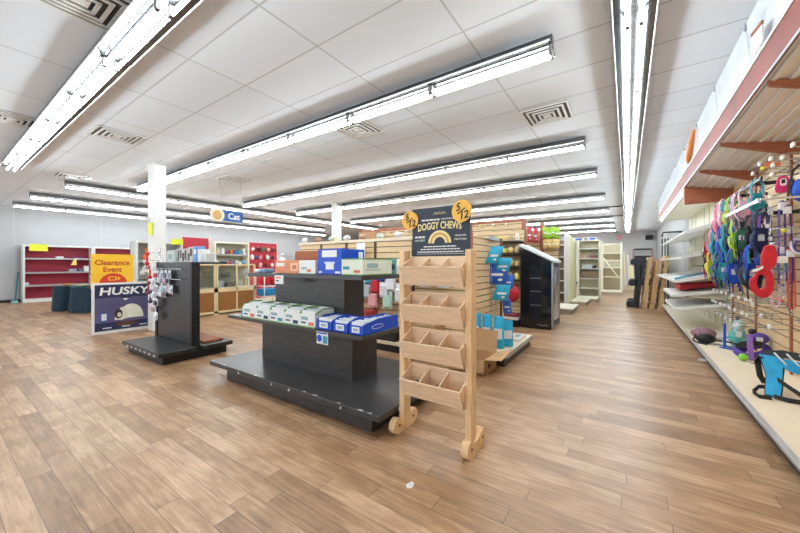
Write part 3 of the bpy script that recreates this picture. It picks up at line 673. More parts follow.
def cloth_table(lb, x, y, r, h):
    T = thing('round_table', lb, 'table', (x, y, 0), 'round tables with dark cloths')
    b = MB(T, True); n = 48; prof = [(0, h), (.97, h), (1, h-.015), (1.0, h-.06), (1.03, h*.5), (1.07, .01)]
    co = [(0, 0, h)]; fs = []
    for i, (q, z) in enumerate(prof[1:]):
        for j in range(n):
            a = 2*PI*j/n; w = 1 + (0 if i < 2 else .05*(i-1)/3*math.sin(a*9)); co.append((r*q*w*math.cos(a), r*q*w*math.sin(a), z))
    fs = [(0, 1+j, 1+(j+1)%n) for j in range(n)]
    for i in range(len(prof)-2): fs += [(1+i*n+j, 1+i*n+(j+1)%n, 1+(i+1)*n+(j+1)%n, 1+(i+1)*n+j) for j in range(n)]
    b.faces(co, fs, TEALCLOTH, True); b.build('tablecloth')
    b = MB(T, True); b.cyl((0, 0, h-.03), (0, 0, h-.004), r*.95, CARD, 24); b.build('tabletop')
    b = MB(T, True); b.cyl((0, 0, 0), (0, 0, h-.03), .04, STEEL); b.build('leg')
cloth_table('round table under a dark teal cloth in front of the red shelving, left one', -13.95, 2.5, .28, .74)
cloth_table('wider round table under a dark teal cloth, right one by the yellow sign', -13.15, 2.95, .5, .74)
for k, (x, y, w, h, m, lb) in enumerate(((-13.85, 2.5, .2, .07, C(220, 160, 90), 'orange bowl-shaped pile on the left cloth table'), (-13.2, 2.7, .3, .05, C(206, 200, 160), 'pale flat tray on the right cloth table'), (-12.85, 3.0, .2, .05, C(226, 226, 220), 'white flat tray on the right cloth table'))):
    b = MB(); b.lathe((x, y, .742), [(w*.3, 0), (w*.5, h*.6), (w*.52, h), (w*.3, h*.9)], m); tag(b.build('tray'), lb, 'tray')
T = thing('push_broom', 'teal-handled broom leaning on the far left wall', 'broom', (-18.1, 1.98, 0))
b = MB(T); b.tube([(-18.05, 1.93, .07), (-18.4, 2.04, 1.1)], .025, C(60, 130, 140)); b.build('handle')
b = MB(T); b.box(-18.2, -17.95, 1.84, 2.0, 0, .09, C(150, 190, 190), .01); b.build('head')

# grey shelving with plush toys, red pegboards, cream unit
shelving('grey_shelving', 'pale grey shelving holding colourful plush left of the near pillar', 3.42, 4.6, C(198, 202, 198), 3, None, x=-11.3, d=.45, h=2.0, fr=C(214, 216, 212), zs=[.55, 1.05, 1.5])
pl = [(3.68, 1.505, (236, 120, 70)), (3.86, 1.505, (220, 80, 90)), (3.6, 1.055, (226, 226, 224)), (3.8, 1.055, (150, 110, 90)), (3.98, 1.505, (240, 160, 120)), (4.02, 1.055, (214, 150, 130)), (3.76, 1.72, (240, 130, 60)), (3.94, 1.72, (232, 220, 210))]
for k, (y, zz, c) in enumerate(pl):
    m = mat('plush_%d' % k, c, .9, var=.15, scale=40, bump=.4)
    T = thing('plush_toy', '%s plush toy on the pale grey shelving, %s' % (('orange', 'coral', 'white', 'brown', 'peach', 'tan', 'bright orange', 'cream')[k], ('upper shelf left', 'upper shelf middle', 'lower shelf left', 'lower shelf middle', 'upper shelf right', 'lower shelf right', 'piled on top', 'piled on the right')[k]), 'toy', (-11.42, y, zz), 'plush toys on the grey shelving')
    b = MB(T); b.ball((-11.42, y, zz+.09), .1, m, (1, .9, .9), 9, 6, .1); b.build('body')
    b = MB(T); b.ball((-11.38, y+.03, zz+.21), .06, m, (1, 1, 1), 8, 6, .08); b.build('head')
def pegpanel(lb, y0, y1, h, x=-11.5):
    T = thing('toy_pegboard', lb, 'display panel', (x, (y0+y1)/2, 0))
    b = MB(T); b.box(x-.04, x, y0, y1, .1, h, REDP); b.build('panel')
    for y in (y0, y1-.04):
        b = MB(T); b.box(x-.05, x+.01, y, y+.04, 0, h+.02, CREAM); b.build('post')
    b = MB(T); b.box(x-.05, x+.3, y0, y1, 0, .12, CREAM); b.build('base')
    return T
pegpanel('red display panel with white poster between pillar and cream unit', 4.62, 5.5, 2.25)
pegpanel('red display panel hung with colourful toys right of the cream unit', 6.82, 8.1, 2.2)
b = MB(); b.box(-11.29, -11.284, 4.28, 4.6, 1.99, 2.16, YELLOWPAPER); tag(b.build('paper_tag'), 'yellow paper tag on the top corner of the pale grey shelving', 'tag')
b = MB(); b.box(-11.498, -11.49, 4.95, 5.3, 1.5, 1.95, WHITE); tag(b.build('poster'), 'white poster on the red display panel behind the black gondola', 'poster')
tc = [(226, 226, 226), (40, 40, 50), (60, 120, 90), (236, 200, 190), (90, 60, 50), (240, 240, 240), (30, 90, 150), (230, 150, 160)]
k = 0
for zz, ys in ((2.02, (7.0, 7.2, 7.42, 7.64, 7.86)), (1.72, (6.96, 7.14, 7.3, 7.6, 7.82)), (1.42, (7.05, 7.3, 7.55, 7.8))):
    for y in ys:
        T = thing('hanging_toy', '%s toy from the left in the %s row on the red toy panel' % (ORD[ys.index(y)], {2.02: 'top', 1.72: 'middle', 1.42: 'bottom'}[zz]), 'toy', (-11.42, y, zz), 'toys on the red panel')
        m = C(*tc[k % 8]); b = MB(T); b.ball((-11.42, y, zz-.07), .07, m, (.6, 1, .9+.3*(k % 3)), 8, 6, .15); b.build('body')
        b = MB(T); b.tube([(-11.5, y, zz+.03), (-11.4, y, zz+.03)], .006, CHROME); b.tube([(-11.42, y, zz+.03), (-11.42, y, zz-.01)], .005, m); b.build('loop'); k += 1
shelving('cream_shelving', 'cream shelving behind the glass counters with packets on its shelves', 5.56, 6.78, C(196, 196, 176), 4, None, x=-11.3, d=.4, h=2.1, fr=CREAM, zs=[.5, .9, 1.33, 1.74])
pk = [(226, 226, 220), (60, 120, 170), (150, 60, 70), (210, 200, 180), (70, 150, 190), (190, 110, 70), (230, 230, 236)]
for zz, nm in ((1.743, 'top'), (1.333, 'second')):
    for j in range(7):
        y = 5.72+.15*j; h = random.uniform(.1, .2)
        b = MB(); b.box(-11.5, -11.36, y-.055, y+.055, zz, zz+h, C(*pk[(j*3+int(zz*10)) % 7]), .008)
        tag(b.build('packet'), '%s packet from the left on the %s cream shelf behind the counters' % (ORD[j], nm), 'packet', 'packets on the cream shelving')
# glass counters
COUNTB = mat('tan_counter_board', (150, 100, 50), .5, var=.08); COUNTF = mat('pale_counter_frame', (228, 208, 162), .45, var=.05)
def counter(lb, y0, y1, x=-9.3):
    T = thing('glass_counter', lb, 'display counter', (x-.3, (y0+y1)/2, 0), 'glass counters'); X0 = x-.55; t = .05
    b = MB(T); b.box(X0, x, y0, y1, .04, .1, COUNTF); b.build('plinth')
    for (px, py) in ((X0, y0), (X0, y1-t), (x-t, y0), (x-t, y1-t)):
        b = MB(T); b.box(px, px+t, py, py+t, 0, 1.38, COUNTF); b.build('post')
    b = MB(T); b.box(X0, x, y0, y1, .62, .735, COUNTF); b.box(X0+.05, x-.03, y0+.05, y1-.05, .735, .74, WHITE); b.build('deck')
    for k in range(2):
        ya = y0+t+(y1-y0-2*t)*k/2; yb = y0+t+(y1-y0-2*t)*(k+1)/2
        b = MB(T); b.box(x-.03, x-.01, ya+.015, yb-.015, .1, .62, COUNTB); b.build('door')
        b = MB(T); b.box(x-.018, x-.012, ya+.01, yb-.01, .75, 1.34, GLASS); b.build('glass_pane')
    b = MB(T); b.box(x-.025, x, (y0+y1)/2-.02, (y0+y1)/2+.02, .1, 1.36, COUNTF); b.build('mullion')
    b = MB(T); b.box(X0, X0+.02, y0+t, y1-t, .1, 1.34, C(204, 204, 194)); b.build('back_panel')
    b = MB(T); b.box(X0+.02, x-.08, y0+t, y1-t, 1.02, 1.03, GLASS); b.build('glass_shelf')
    b = MB(T); b.box(X0, x, y0, y1, 1.36, 1.4, COUNTF); b.build('top')
counter('glass-fronted display counter half hidden behind the black gondola', 3.35, 4.61)
counter('glass-fronted display counter in front of the cream shelving', 4.62, 5.78)
k = 0
for (y, zz) in ((3.7, .742), (4.05, .742), (4.2, 1.032), (4.8, .742), (5.0, 1.032), (5.35, .742), (5.55, 1.032), (5.1, .742)):
    b = MB(); w = .1; b.box(-9.62, -9.45, y-w, y+w, zz, zz+[.2, .12, .16][k % 3], (C(210, 218, 226), C(120, 124, 120), C(224, 224, 220))[k % 3], .01)
    tag(b.build('counter_item'), '%s boxed item from the left inside the glass counters' % ORD[k], 'box', 'items in the glass counters'); k += 1
for k in range(5):
    y = 4.75+.2*k; b = MB(); b.ball((-9.55, y, 1.45), .05, C(*pk[k]), (1, 1.4, .98), 9, 6, .1); tag(b.build('counter_toy'), '%s small toy from the left lying on the glass counter top' % ORD[k], 'toy', 'toys on the counter top')
# wire stand with red and blue
T = thing('wire_basket_stand', 'white wire basket stand with blue basket by the glass counter end', 'stand', (-9.18, 6.15, 0))
for (x, y) in ((-9.4, 5.85), (-9.4, 6.45), (-8.95, 5.85), (-8.95, 6.45)):
    b = MB(T); b.tube([(x, y, 0), (x, y, 1.1)], .015, WHITE); b.build('upright')
for zz in (.2, .42, .72):
    b = MB(T); b.tube([(-9.4, 5.85, zz), (-8.95, 5.85, zz), (-8.95, 6.45, zz), (-9.4, 6.45, zz)], .01, WHITE, closed=True)
    for q in range(4): b.tube([(-8.95-.45*q/3, 5.85, zz), (-8.95-.45*q/3, 6.45, zz)], .006, WHITE)
    b.build('wire_shelf')
b = MB(); b.hexa([(-9.36,5.9,.433),(-9.0,5.9,.433),(-9.0,6.4,.433),(-9.36,6.4,.433),(-9.4,5.87,.64),(-8.96,5.87,.64),(-8.96,6.43,.64),(-9.4,6.43,.64)], C(30, 140, 200), .01); tag(b.build('blue_bin'), 'bright blue bin on the wire basket stand', 'bin')
for k, y in enumerate((6.0, 6.31)):
    b = MB(); b.ball((-9.17, y, .732+.2), .15, RED, (1, .98, 1.33), 12, 8, .04); tag(b.build('red_cushion'), '%s plump red cushion on top of the wire stand' % ('left', 'right')[k], 'cushion')

# hanging sign
T = thing('hanging_sign', 'blue hanging department sign with a round pet picture', 'sign', (-8.0, 4.25, 2.56))
BLUES = mat('blue_sign', (28, 92, 166), .4, var=.03)
b = MB(T); b.box(-8.02, -8.0, 3.98, 4.64, 2.44, 2.7, BLUES, .004); b.build('board')
n = 24; b = MB(T); b.prism([(4.0+.16*math.cos(2*PI*k/n), 2.57+.16*math.sin(2*PI*k/n)) for k in range(n)], 'x', -8.025, -7.99, C(236, 226, 200)); b.build('round_picture')
b = MB(T); b.prism([(3.99+.1*math.cos(2*PI*k/n), 2.56+.11*math.sin(2*PI*k/n)) for k in range(n)], 'x', -7.99, -7.985, C(214, 170, 110)); b.build('cat_print')
text('Cat', .2, WT, T, (-7.998, 4.4, 2.57), '+x', width=.3, bold=.004)
for y in (4.05, 4.58):
    b = MB(T); b.tube([(-8.01, y, 2.7), (-8.01, y, ZC)], .006, STEEL); b.build('wire')
# ------------------------------------------------------------------ slatwall gondola run behind the table
def slats(b, ax, a0, a1, p, out, z0, z1, pitch=.1, gap=.014, m=SLAT):
    """slatwall boards on a dark backing. ax 'x': a face in the plane y=p spanning x; 'y': a face in the plane x=p spanning y. out = +1/-1."""
    t = .012*out
    def bx(z_0, z_1, d0, d1, mm):
        lo, hi = min(p+d0, p+d1), max(p+d0, p+d1)
        b.box(a0, a1, lo, hi, z_0, z_1, mm) if ax == 'x' else b.box(lo, hi, a0, a1, z_0, z_1, mm)
    bx(z0, z1, -t, 0, SLATB)
    z = z0
    while z < z1-.01:
        bx(z+gap/2, min(z+pitch-gap/2, z1), 0, t, m); z += pitch
def hook(parent_lb, p, d, grp, L=.22):
    pass
T = thing('slatwall_gondola', 'maple slatwall gondola behind the dark table, its end facing the aisle', 'gondola', (-3.8, 5.25, 0))
b = MB(T); b.box(-5.75, -1.92, 5.1, 5.4, .0, 1.8, SLATB); b.build('core')
b = MB(T); slats(b, 'x', -5.75, -1.95, 4.62, -1, .2, 1.8); b.build('front_slatwall')
b = MB(T); b.box(-5.75, -1.95, 4.64, 5.1, 1.7, 1.8, SLATB); b.build('bridge')
b = MB(T); slats(b, 'y', 4.6, 5.93, -1.9, 1, .2, 1.83); b.build('end_slatwall')
b = MB(T); b.box(-1.93, -1.86, 4.55, 4.61, 0, 1.86, REDWOOD, .004); b.build('corner_post')
b = MB(T); b.box(-1.93, -1.86, 5.93, 5.99, 0, 1.86, SLATB, .004); b.build('corner_post')
b = MB(T); b.box(-5.77, -1.93, 4.58, 4.64, 1.8, 1.85, mat('pale_maple_cap', (230, 212, 186), .45, var=.05)); b.build('top_cap')
for x in (-5.1, -4.4, -3.7, -2.9):
    b = MB(T); b.box(x-.025, x+.025, 4.595, 4.61, .2, 1.8, SLATB); b.build('seam_strip')
b = MB(T); b.box(-5.75, -1.95, 4.2, 4.6, .12, .17, DECK, .004); b.build('base_deck')
b = MB(T); b.box(-5.75, -1.95, 4.25, 4.6, 0, .12, KICK); b.build('kickplate')
# end base with box
T = thing('low_display', 'low cream display base at the slatwall gondola end', 'display base', (-1.6, 5.2, 0))
b = MB(T); b.box(-1.86, -1.33, 4.45, 5.97, .13, .18, DECK, .005); b.build('deck')
b = MB(T); b.box(-1.86, -1.37, 4.5, 5.93, 0, .13, KICK); b.build('kickplate')
b = MB(T); b.box(-1.335, -1.322, 4.45, 5.97, .125, .182, STEEL); b.build('price_rail')
T = thing('cardboard_box', 'open brown cardboard box on the floor beside the wooden rack', 'box', (-1.7, 4.2, 0))
x0, x1, y0, y1, h = -1.95, -1.46, 3.98, 4.44, .2; t = .006
for nm, a in (('bottom', (x0, x1, y0, y1, 0, t)), ('side', (x0, x1, y0, y0+t, 0, h)), ('side', (x0, x1, y1-t, y1, 0, h)), ('side', (x0, x0+t, y0, y1, 0, h)), ('side', (x1-t, x1, y0, y1, 0, h))):
    b = MB(T); b.box(*a, CARD); b.build(nm)
b = MB(T); b.hexa([(x0,y1-t,h),(x1,y1-t,h),(x1,y1,h),(x0,y1,h),(x0,y1+.04,h+.3),(x1,y1+.06,h+.28),(x1,y1+.066,h+.28),(x0,y1+.046,h+.3)], CARD); b.build('flap')
b = MB(T); b.hexa([(x1-t,y0,h),(x1,y0,h),(x1,y1,h),(x1-t,y1,h),(x1+.2,y0+.03,h+.02),(x1+.206,y0+.03,h+.02),(x1+.2,y1+.1,h+.06),(x1+.194,y1+.1,h+.06)], CARD); b.build('flap')
b = MB(T); b.hexa([(x0,y0,h),(x1,y0,h),(x1,y0+t,h),(x0,y0+t,h),(x0,y0-.06,h-.16),(x1,y0-.05,h-.15),(x1,y0-.044,h-.15),(x0,y0-.054,h-.16)], CARD); b.build('flap')
INKB = C(70, 56, 46); b = MB(T)
b.tube([(-1.78, 3.976, .13), (-1.7, 3.976, .08), (-1.66, 3.976, .04)], .006, INKB, 5); b.box(-1.92, -1.84, 3.978, 3.98, .05, .1, INKB); b.box(-1.459, -1.457, 4.1, 4.2, .06, .12, INKB); b.build('print')
TEALB = mat('teal_bag', (34, 168, 208), .35, var=.12, scale=10)
for k in range(3):
    pouch('blue_treat_bag', '%s upright teal bag from the left behind the cardboard box' % ORD[k], (-1.84+.155*k, 4.66+.05*k, .182), .15, .1, .5-.02*k, TEALB, WHITE, .1, 'teal bags on the end display base')
pouch('blue_treat_bag', 'slumped teal bag at the right of the row behind the cardboard box', (-1.48, 4.95, .182), .2, .1, .38, TEALB, WHITE, .5)
T = thing('white_packet', 'small white tray lying at the corner of the end display base', 'tray', (-1.47, 5.6, .181))
b = MB(T); b.box(-1.56, -1.38, 5.3, 5.7, .181, .235, WHITE, .01); b.build('body')
b = MB(T); b.box(-1.5, -1.42, 5.4, 5.6, .235, .237, GREYPR); b.build('print')
# bags on the end wall hooks
T = thing('wire_grid', 'grey wire grid panel hung on the slatwall end', 'grid panel', (-1.86, 5.6, 1))
b = MB(T)
for k in range(7): b.tube([(-1.86, 5.32+.07*k, .55), (-1.86, 5.32+.07*k, 1.8)], .004, CHROME, 5)
for k in range(14): b.tube([(-1.856, 5.3, .57+.095*k), (-1.856, 5.76, .57+.095*k)], .004, CHROME, 5)
b.build('wires')
b = MB(T); b.box(-1.875, -1.845, 5.28, 5.78, 1.8, 1.86, STEEL); b.build('top_bar')
BLUEBAG = mat('royal_blue_bag', (26, 92, 190), .35, var=.12, scale=10)
def hang_bag(lb, c, w, h, m, band, rz, tilt=0.):
    T = thing('hanging_bag', lb, 'bag', c, 'bags hung on the slatwall end', rz); b = MB(T, True)
    co = []; k = 10; prof = [(-h, .96, .12), (-h*.9, 1, .8), (-h*.5, 1, 1), (-h*.15, .96, .4), (0, .95, .06)]
    for (z, sw, sd) in prof:
        for j in range(k):
            a = 2*PI*j/k; ca, sa = math.cos(a), math.sin(a); co.append((w/2*sw*math.copysign(abs(ca)**.5, ca)+tilt*z, .035*sd*math.copysign(abs(sa)**.7, sa), z))
    b.faces(co, [(i*k+j, i*k+(j+1)%k, (i+1)*k+(j+1)%k, (i+1)*k+j) for i in range(4) for j in range(k)]+[tuple(range(k-1,-1,-1)), tuple(range(4*k, 5*k))], m, True); b.build('body')
    b = MB(T, True); b.hexa([(-w*.3-tilt*h*.6, -.038, -h*.6), (w*.3-tilt*h*.6, -.038, -h*.6), (w*.3-tilt*h*.6, -.03, -h*.6), (-w*.3-tilt*h*.6, -.03, -h*.6), (-w*.3-tilt*h*.48, -.038, -h*.48), (w*.3-tilt*h*.48, -.038, -h*.48), (w*.3-tilt*h*.48, -.03, -h*.48), (-w*.3-tilt*h*.48, -.03, -h*.48)], band)
    b.ball((w*.15-tilt*h*.78, -.033, -h*.78), w*.13, band, (1, .15, .6), 8, 5); b.build('label')
    return T
for k, (x, y, z, w, h, m, tl, lb) in enumerate(((-1.70, 5.22, 1.68, .2, .27, TEALB, .35, 'teal bag hung topmost on the wire grid'), (-1.66, 5.5, 1.5, .24, .26, TEALB, .3, 'teal and white bag hung second from top on the wire grid'),
        (-1.78, 5.45, 1.42, .3, .36, BLUEBAG, 0, 'large royal blue bag hung mid-height on the wire grid'), (-1.66, 5.62, 1.22, .22, .24, BLUEBAG, .1, 'smaller royal blue bag below the large one on the wire grid'),
        (-1.66, 5.42, 1.06, .24, .26, TEALB, .25, 'teal bag hung lowest on the wire grid'), (-1.72, 5.75, .8, .14, .26, BLUEBAG, -.1, 'narrow blue bag at the very bottom of the grid'))):
    hang_bag(lb, (x, y, z), w, h, m, WHITE, .35, tl)
    T = thing('peg_hook', '%s wire peg hook from the top on the grid by the blue bags' % ORD[k], 'hook', (-1.86, y, z+.02), 'hooks on the wire grid')
    b = MB(T); b.tube([(-1.86, y, z+.015), (x+.01, y, z+.008), (x+.03, y, z+.03)], .004, CHROME, 5); b.build('wire')
# goods hung on the front slatwall, seen past the table and between the rack bins
gc = [(-3.95, 1.62, 'white wadded packet', (226, 226, 228)), (-3.75, 1.2, 'teal pet toy', (40, 150, 170)), (-3.62, 1.05, 'bright red packet', (206, 34, 52)), (-3.5, 1.25, 'royal blue packet', (40, 80, 180)), (-3.42, .98, 'white and grey packet', (220, 222, 226)),
      (-3.82, .95, 'silver packet', (180, 186, 190)), (-3.28, 1.1, 'white packet with blue mark', (236, 236, 240)), (-3.68, .8, 'pink tub', (236, 170, 170)), (-3.35, .8, 'pale green packet', (190, 220, 200)), (-4.05, 1.1, 'dark red packet', (130, 30, 46)), (-3.98, .9, 'black and white packet', (90, 90, 96)), (-3.2, 1.32, 'cream packet', (226, 216, 196)), (-3.1, .92, 'white packet', (232, 232, 236)),
      (-2.95, 1.2, 'white card', (230, 230, 232)), (-2.78, 1.22, 'grey card', (190, 190, 196)), (-2.62, 1.2, 'pale pink card', (230, 214, 216)), (-2.46, 1.22, 'yellowish card', (226, 222, 190)), (-2.3, 1.2, 'white striped card', (226, 230, 236))]
for k, (x, z, nm, c) in enumerate(gc):
    m = C(*c); T = packet_hang('%s hung on the slatwall behind the table, %s from the left' % (nm, ORD[sorted(q[0] for q in gc).index(x)]), (x, 4.5, z+.16), .2, .32, m, C(*[min(255, v+18) for v in c]), 'packets on the slatwall gondola front')
    b = MB(T); b.tube([(x, 4.6, z+.155), (x, 4.48, z+.152), (x, 4.465, z+.165)], .004, CHROME, 5); b.build('hook')
for k in range(9):
    x = -5.6+.4*k; b = MB(); b.ball((x, 4.61, 1.9), .06, C(*[(226, 226, 226), (190, 150, 120), (210, 220, 214)][k % 3]), (1.5, .8, .83), 8, 6, .15)
    tag(b.build('packet'), '%s small packet from the left lying on the slatwall gondola cap' % ORD[k], 'packet', 'packets on the gondola cap')
b = MB(); b.box(-2.9, -2.3, 4.23, 4.55, .171, .5, CARD, .004); tag(b.build('cardboard_box'), 'closed brown carton on the gondola base behind the rack', 'box')
b = MB(); b.box(-3.5, -3.0, 4.22, 4.55, .171, .32, C(50, 46, 44), .004); tag(b.build('dark_crate'), 'dark low crate on the gondola base behind the rack', 'crate')
b = MB(); b.box(-4.15, -3.6, 4.23, 4.55, .171, .6, C(176, 60, 60), .01); tag(b.build('red_box'), 'red box on the gondola base behind the table end', 'box')

# tall slatwall behind
T = thing('tall_slatwall', 'tall maple slatwall run with red-brown posts behind the lower gondola', 'gondola', (-4.7, 8.6, 0))
b = MB(T); slats(b, 'x', -7.4, -2.1, 8.5, -1, .2, 2.46, .13, .016); b.build('slatwall')
b = MB(T); b.box(-7.4, -2.1, 8.52, 8.6, 0, 2.46, SLATB); b.build('core')
for x in (-7.4, -4.9, -3.5, -2.1):
    b = MB(T); b.box(x-.05, x+.05, 8.45, 8.61, 0, 2.5, REDWOOD, .004); b.build('post')
b = MB(T); b.box(-7.45, -2.05, 8.46, 8.61, 2.46, 2.54, REDWOOD, .004); b.build('top_cap')
b = MB(T); b.box(-7.4, -2.1, 8.1, 8.48, .1, .18, DECK); b.box(-7.4, -2.1, 8.15, 8.48, 0, .1, KICK); b.build('base')
b = MB(); b.box(-7.2, -6.5, 8.1, 8.44, 2.12, 2.42, CARD, .006); T2 = b.build('cardboard_box'); tag(T2, 'brown carton on a bracket high on the tall slatwall, near its left end', 'box')
b = MB(); b.box(-7.25, -6.4, 8.06, 8.48, 2.08, 2.117, DECK); T2 = b.build('bracket_shelf'); tag(T2, 'small shelf under the brown carton on the tall slatwall', 'shelf')
for k in range(12):
    x = -6.1+.33*k; m = C(*[(226, 226, 226), (240, 220, 120), (190, 190, 196), (150, 120, 90)][k % 4])
    b = MB(); b.tube([(x, 8.49, 2.36), (x, 8.25, 2.36), (x, 8.22, 2.39)], .008, CHROME, 5); o = b.build('peg_hook'); tag(o, '%s empty peg hook from the left along the tall slatwall top' % ORD[k], 'hook', 'hooks on the tall slatwall')
    b = MB(o); b.ball((x, 8.22, 2.39), .03, WHITE if k % 3 else m, (1, 1, 1), 7, 5); b.build('tip')

# shelf bay beside the fridge
T = thing('shelf_bay', 'slatwall bay with dark shelves of small packets left of the black fridge', 'shelving', (-2.3, 7.9, 0))
b = MB(T); slats(b, 'x', -2.75, -1.97, 7.98, -1, .2, 2.2); b.build('slatwall')
b = MB(T); b.box(-2.75, -1.97, 7.99, 8.05, 0, 2.2, SLATB); b.build('core')
bays = (1.05, 1.36, 1.66, 1.93)
for zz in bays:
    b = MB(T); b.box(-2.75, -1.97, 7.6, 7.96, zz-.025, zz, KICK); b.build('shelf')
b = MB(T); b.box(-2.75, -1.97, 7.45, 7.96, .16, .22, WHITE); b.build('deck')
b = MB(T); b.box(-2.75, -1.97, 7.5, 7.96, 0, .16, BLACK); b.build('kickplate')
for i, zz in enumerate(bays[:]):
    for j in range(5):
        x = -2.62+.14*j; c = [(214, 190, 110), (196, 170, 140), (224, 216, 196), (150, 120, 80), (220, 206, 90)][(i+j) % 5]; h = random.uniform(.1, .17)
        b = MB(); b.lathe((x, 7.72, zz+.001), [(.045, 0), (.048, .01), (.048, h*.8), (.03, h)], C(*c), 10)
        tag(b.build('jar'), '%s jar from the left on the %s shelf of the bay beside the black fridge' % (ORD[j], ('lowest', 'second', 'third', 'top')[i]), 'jar', 'jars beside the black fridge')
T = thing('dotted_bag', 'red bag with white dots hung low in the bay left of the fridge', 'bag', (-2.12, 7.5, .95))
DOT = mat('red_dotted', (186, 32, 46), .6, var=.25, scale=60)
b = MB(T); b.ball((-2.12, 7.5, .74), .17, DOT, (1, .55, 1.15), 14, 9); b.build('body')
b = MB(T); b.tube([(-2.18, 7.5, .9), (-2.12, 7.52, 1.01), (-2.06, 7.5, .9)], .012, DOT); b.build('handle')
b = MB(T); b.tube([(-2.12, 7.6, 1.035), (-2.12, 7.5, 1.012), (-2.12, 7.48, 1.02)], .005, CHROME); b.build('hook')
b = MB(); b.box(-2.3, -1.99, 7.47, 7.7, .221, .3, C(160, 60, 60), .02); tag(b.build('red_packet'), 'flat red packet on the white deck of the bay by the fridge', 'packet')

# black fridge
FBLK = mat('gloss_black_panel', (20, 24, 32), .12, var=.1, coat=.5)
T = thing('display_fridge', 'black display fridge with a slanted grey top at the aisle', 'fridge', (-1.65, 7.95, 0))
y0, y1 = 7.55, 8.38
prof = [(-1.95, .02), (-1.3, .02), (-1.3, 1.42), (-1.93, 1.79), (-1.95, 1.79)]
b = MB(T); b.prism(prof, 'y', y0, y1, FBLK, .006); b.build('body')
b = MB(T); b.prism([(-1.97, 1.795), (-1.25, 1.43), (-1.25, 1.47), (-1.95, 1.845), (-1.97, 1.845)], 'y', y0-.02, y1+.02, C(214, 220, 218)); b.build('top_lid')
b = MB(T); b.prism([(-1.76, .2), (-1.5, .2), (-1.5, 1.28), (-1.76, 1.42)], 'y', y0-.006, y0, mat('dark_glass', (32, 36, 44), .06, var=.2, scale=3)); b.build('side_window')
for zz in (.5, .8, 1.08):
    b = MB(T); b.box(-1.74, -1.52, y0-.009, y0-.006, zz, zz+.02, C(84, 90, 98)); b.build('shelf_reflection')  # pale lines painted in for shelves reflected in the glossy side
b = MB(T); b.box(-1.3, -1.285, y0+.02, y1-.02, .06, 1.4, BLACK); d = b.build('door')
b = MB(d); b.box(-1.285, -1.28, y0+.1, y1-.1, .18, 1.34, mat('mirror_glass', (120, 128, 136), .08, .4, var=.2, scale=4)); b.build('glass_pane')
b = MB(d); b.cyl((-1.255, y0+.07, .6), (-1.255, y0+.07, 1.2), .012, STEEL); b.cyl((-1.285, y0+.07, .62), (-1.255, y0+.07, .62), .01, STEEL); b.cyl((-1.285, y0+.07, 1.18), (-1.255, y0+.07, 1.18), .01, STEEL); b.build('handle')
b = MB(T); b.box(-1.31, -1.275, y0-.005, y0+.025, .02, 1.42, STEEL); b.box(-1.31, -1.275, y1-.025, y1+.005, .02, 1.42, STEEL); b.build('door_frame')
b = MB(T); b.box(-1.93, -1.33, y0+.02, y1-.02, 0, .02, RUBBER); b.build('foot')
b = MB(T); b.tube([(-1.6+.02*k, y0-.003, .085+.012*math.sin(k*.9)) for k in range(12)], .004, C(200, 204, 206), 5); b.build('script_mark')

# lime bags gondola
T = thing('slatwall_gondola', 'maple slatwall with a red-brown post and lime bags beyond the fridge', 'gondola', (-2.8, 9.8, 0))
b = MB(T); slats(b, 'x', -4.4, -1.52, 9.75, -1, .2, 2.35, .13, .016); b.build('slatwall')
b = MB(T); b.box(-4.4, -1.52, 9.77, 9.85, 0, 2.35, SLATB); b.build('core')
for x in (-4.4, -1.93):
    b = MB(T); b.box(x-.05, x+.05, 9.7, 9.86, 0, 2.55, REDWOOD, .004); b.build('post')
LIME = mat('lime_bag', (150, 200, 50), .4, var=.2, scale=12); ROSE = mat('red_white_bag', (200, 70, 90), .45, var=.35, scale=20); MINT = mat('mint_bag', (170, 214, 160), .45, var=.15); YELB = mat('tan_yellow_bag', (222, 190, 120), .45, var=.2)
def bagrow(y, items, grp):
    for k, (x, z, w, h, m, lb) in enumerate(items):
        T = hang_bag(lb, (x, y, z), w, h, m, WHITE if m is not YELB else CREAM, 0); T['group'] = grp
        b = MB(T); b.tube([(x, y+.15, z+.006), (x, y-.02, z+.003), (x, y-.035, z+.015)], .005, CHROME, 5); b.build('hook')
bagrow(9.58, [(-1.82+.1*k, 2.4-.03*(k % 2), .12, .3, LIME, '%s lime green bag from the left in the top row beyond the fridge' % ORD[k]) for k in range(4)]+
       [(-1.82+.1*k, 2.06, .11, .24, YELB, '%s tan bag from the left below the lime bags' % ORD[k]) for k in range(4)], 'bags beyond the fridge')
bagrow(9.5, [(-2.42, 2.36, .22, .4, MINT, 'mint green bag hung left of the red-white bags'), (-2.2, 2.42, .15, .42, ROSE, 'left red and white bag hung left of the brown post'), (-2.04, 2.38, .13, .4, ROSE, 'right red and white bag hung next to the brown post')], 'bags left of the post')
bagrow(8.3, [(-2.55, 2.2, .14, .2, C(230, 230, 232), 'white packet hung high above the jar bay'), (-2.75, 2.22, .14, .2, C(200, 204, 210), 'pale grey packet hung high above the jar bay'), (-2.35, 2.18, .14, .2, C(190, 170, 150), 'tan packet hung high above the jar bay')], 'packets above the jar bay')

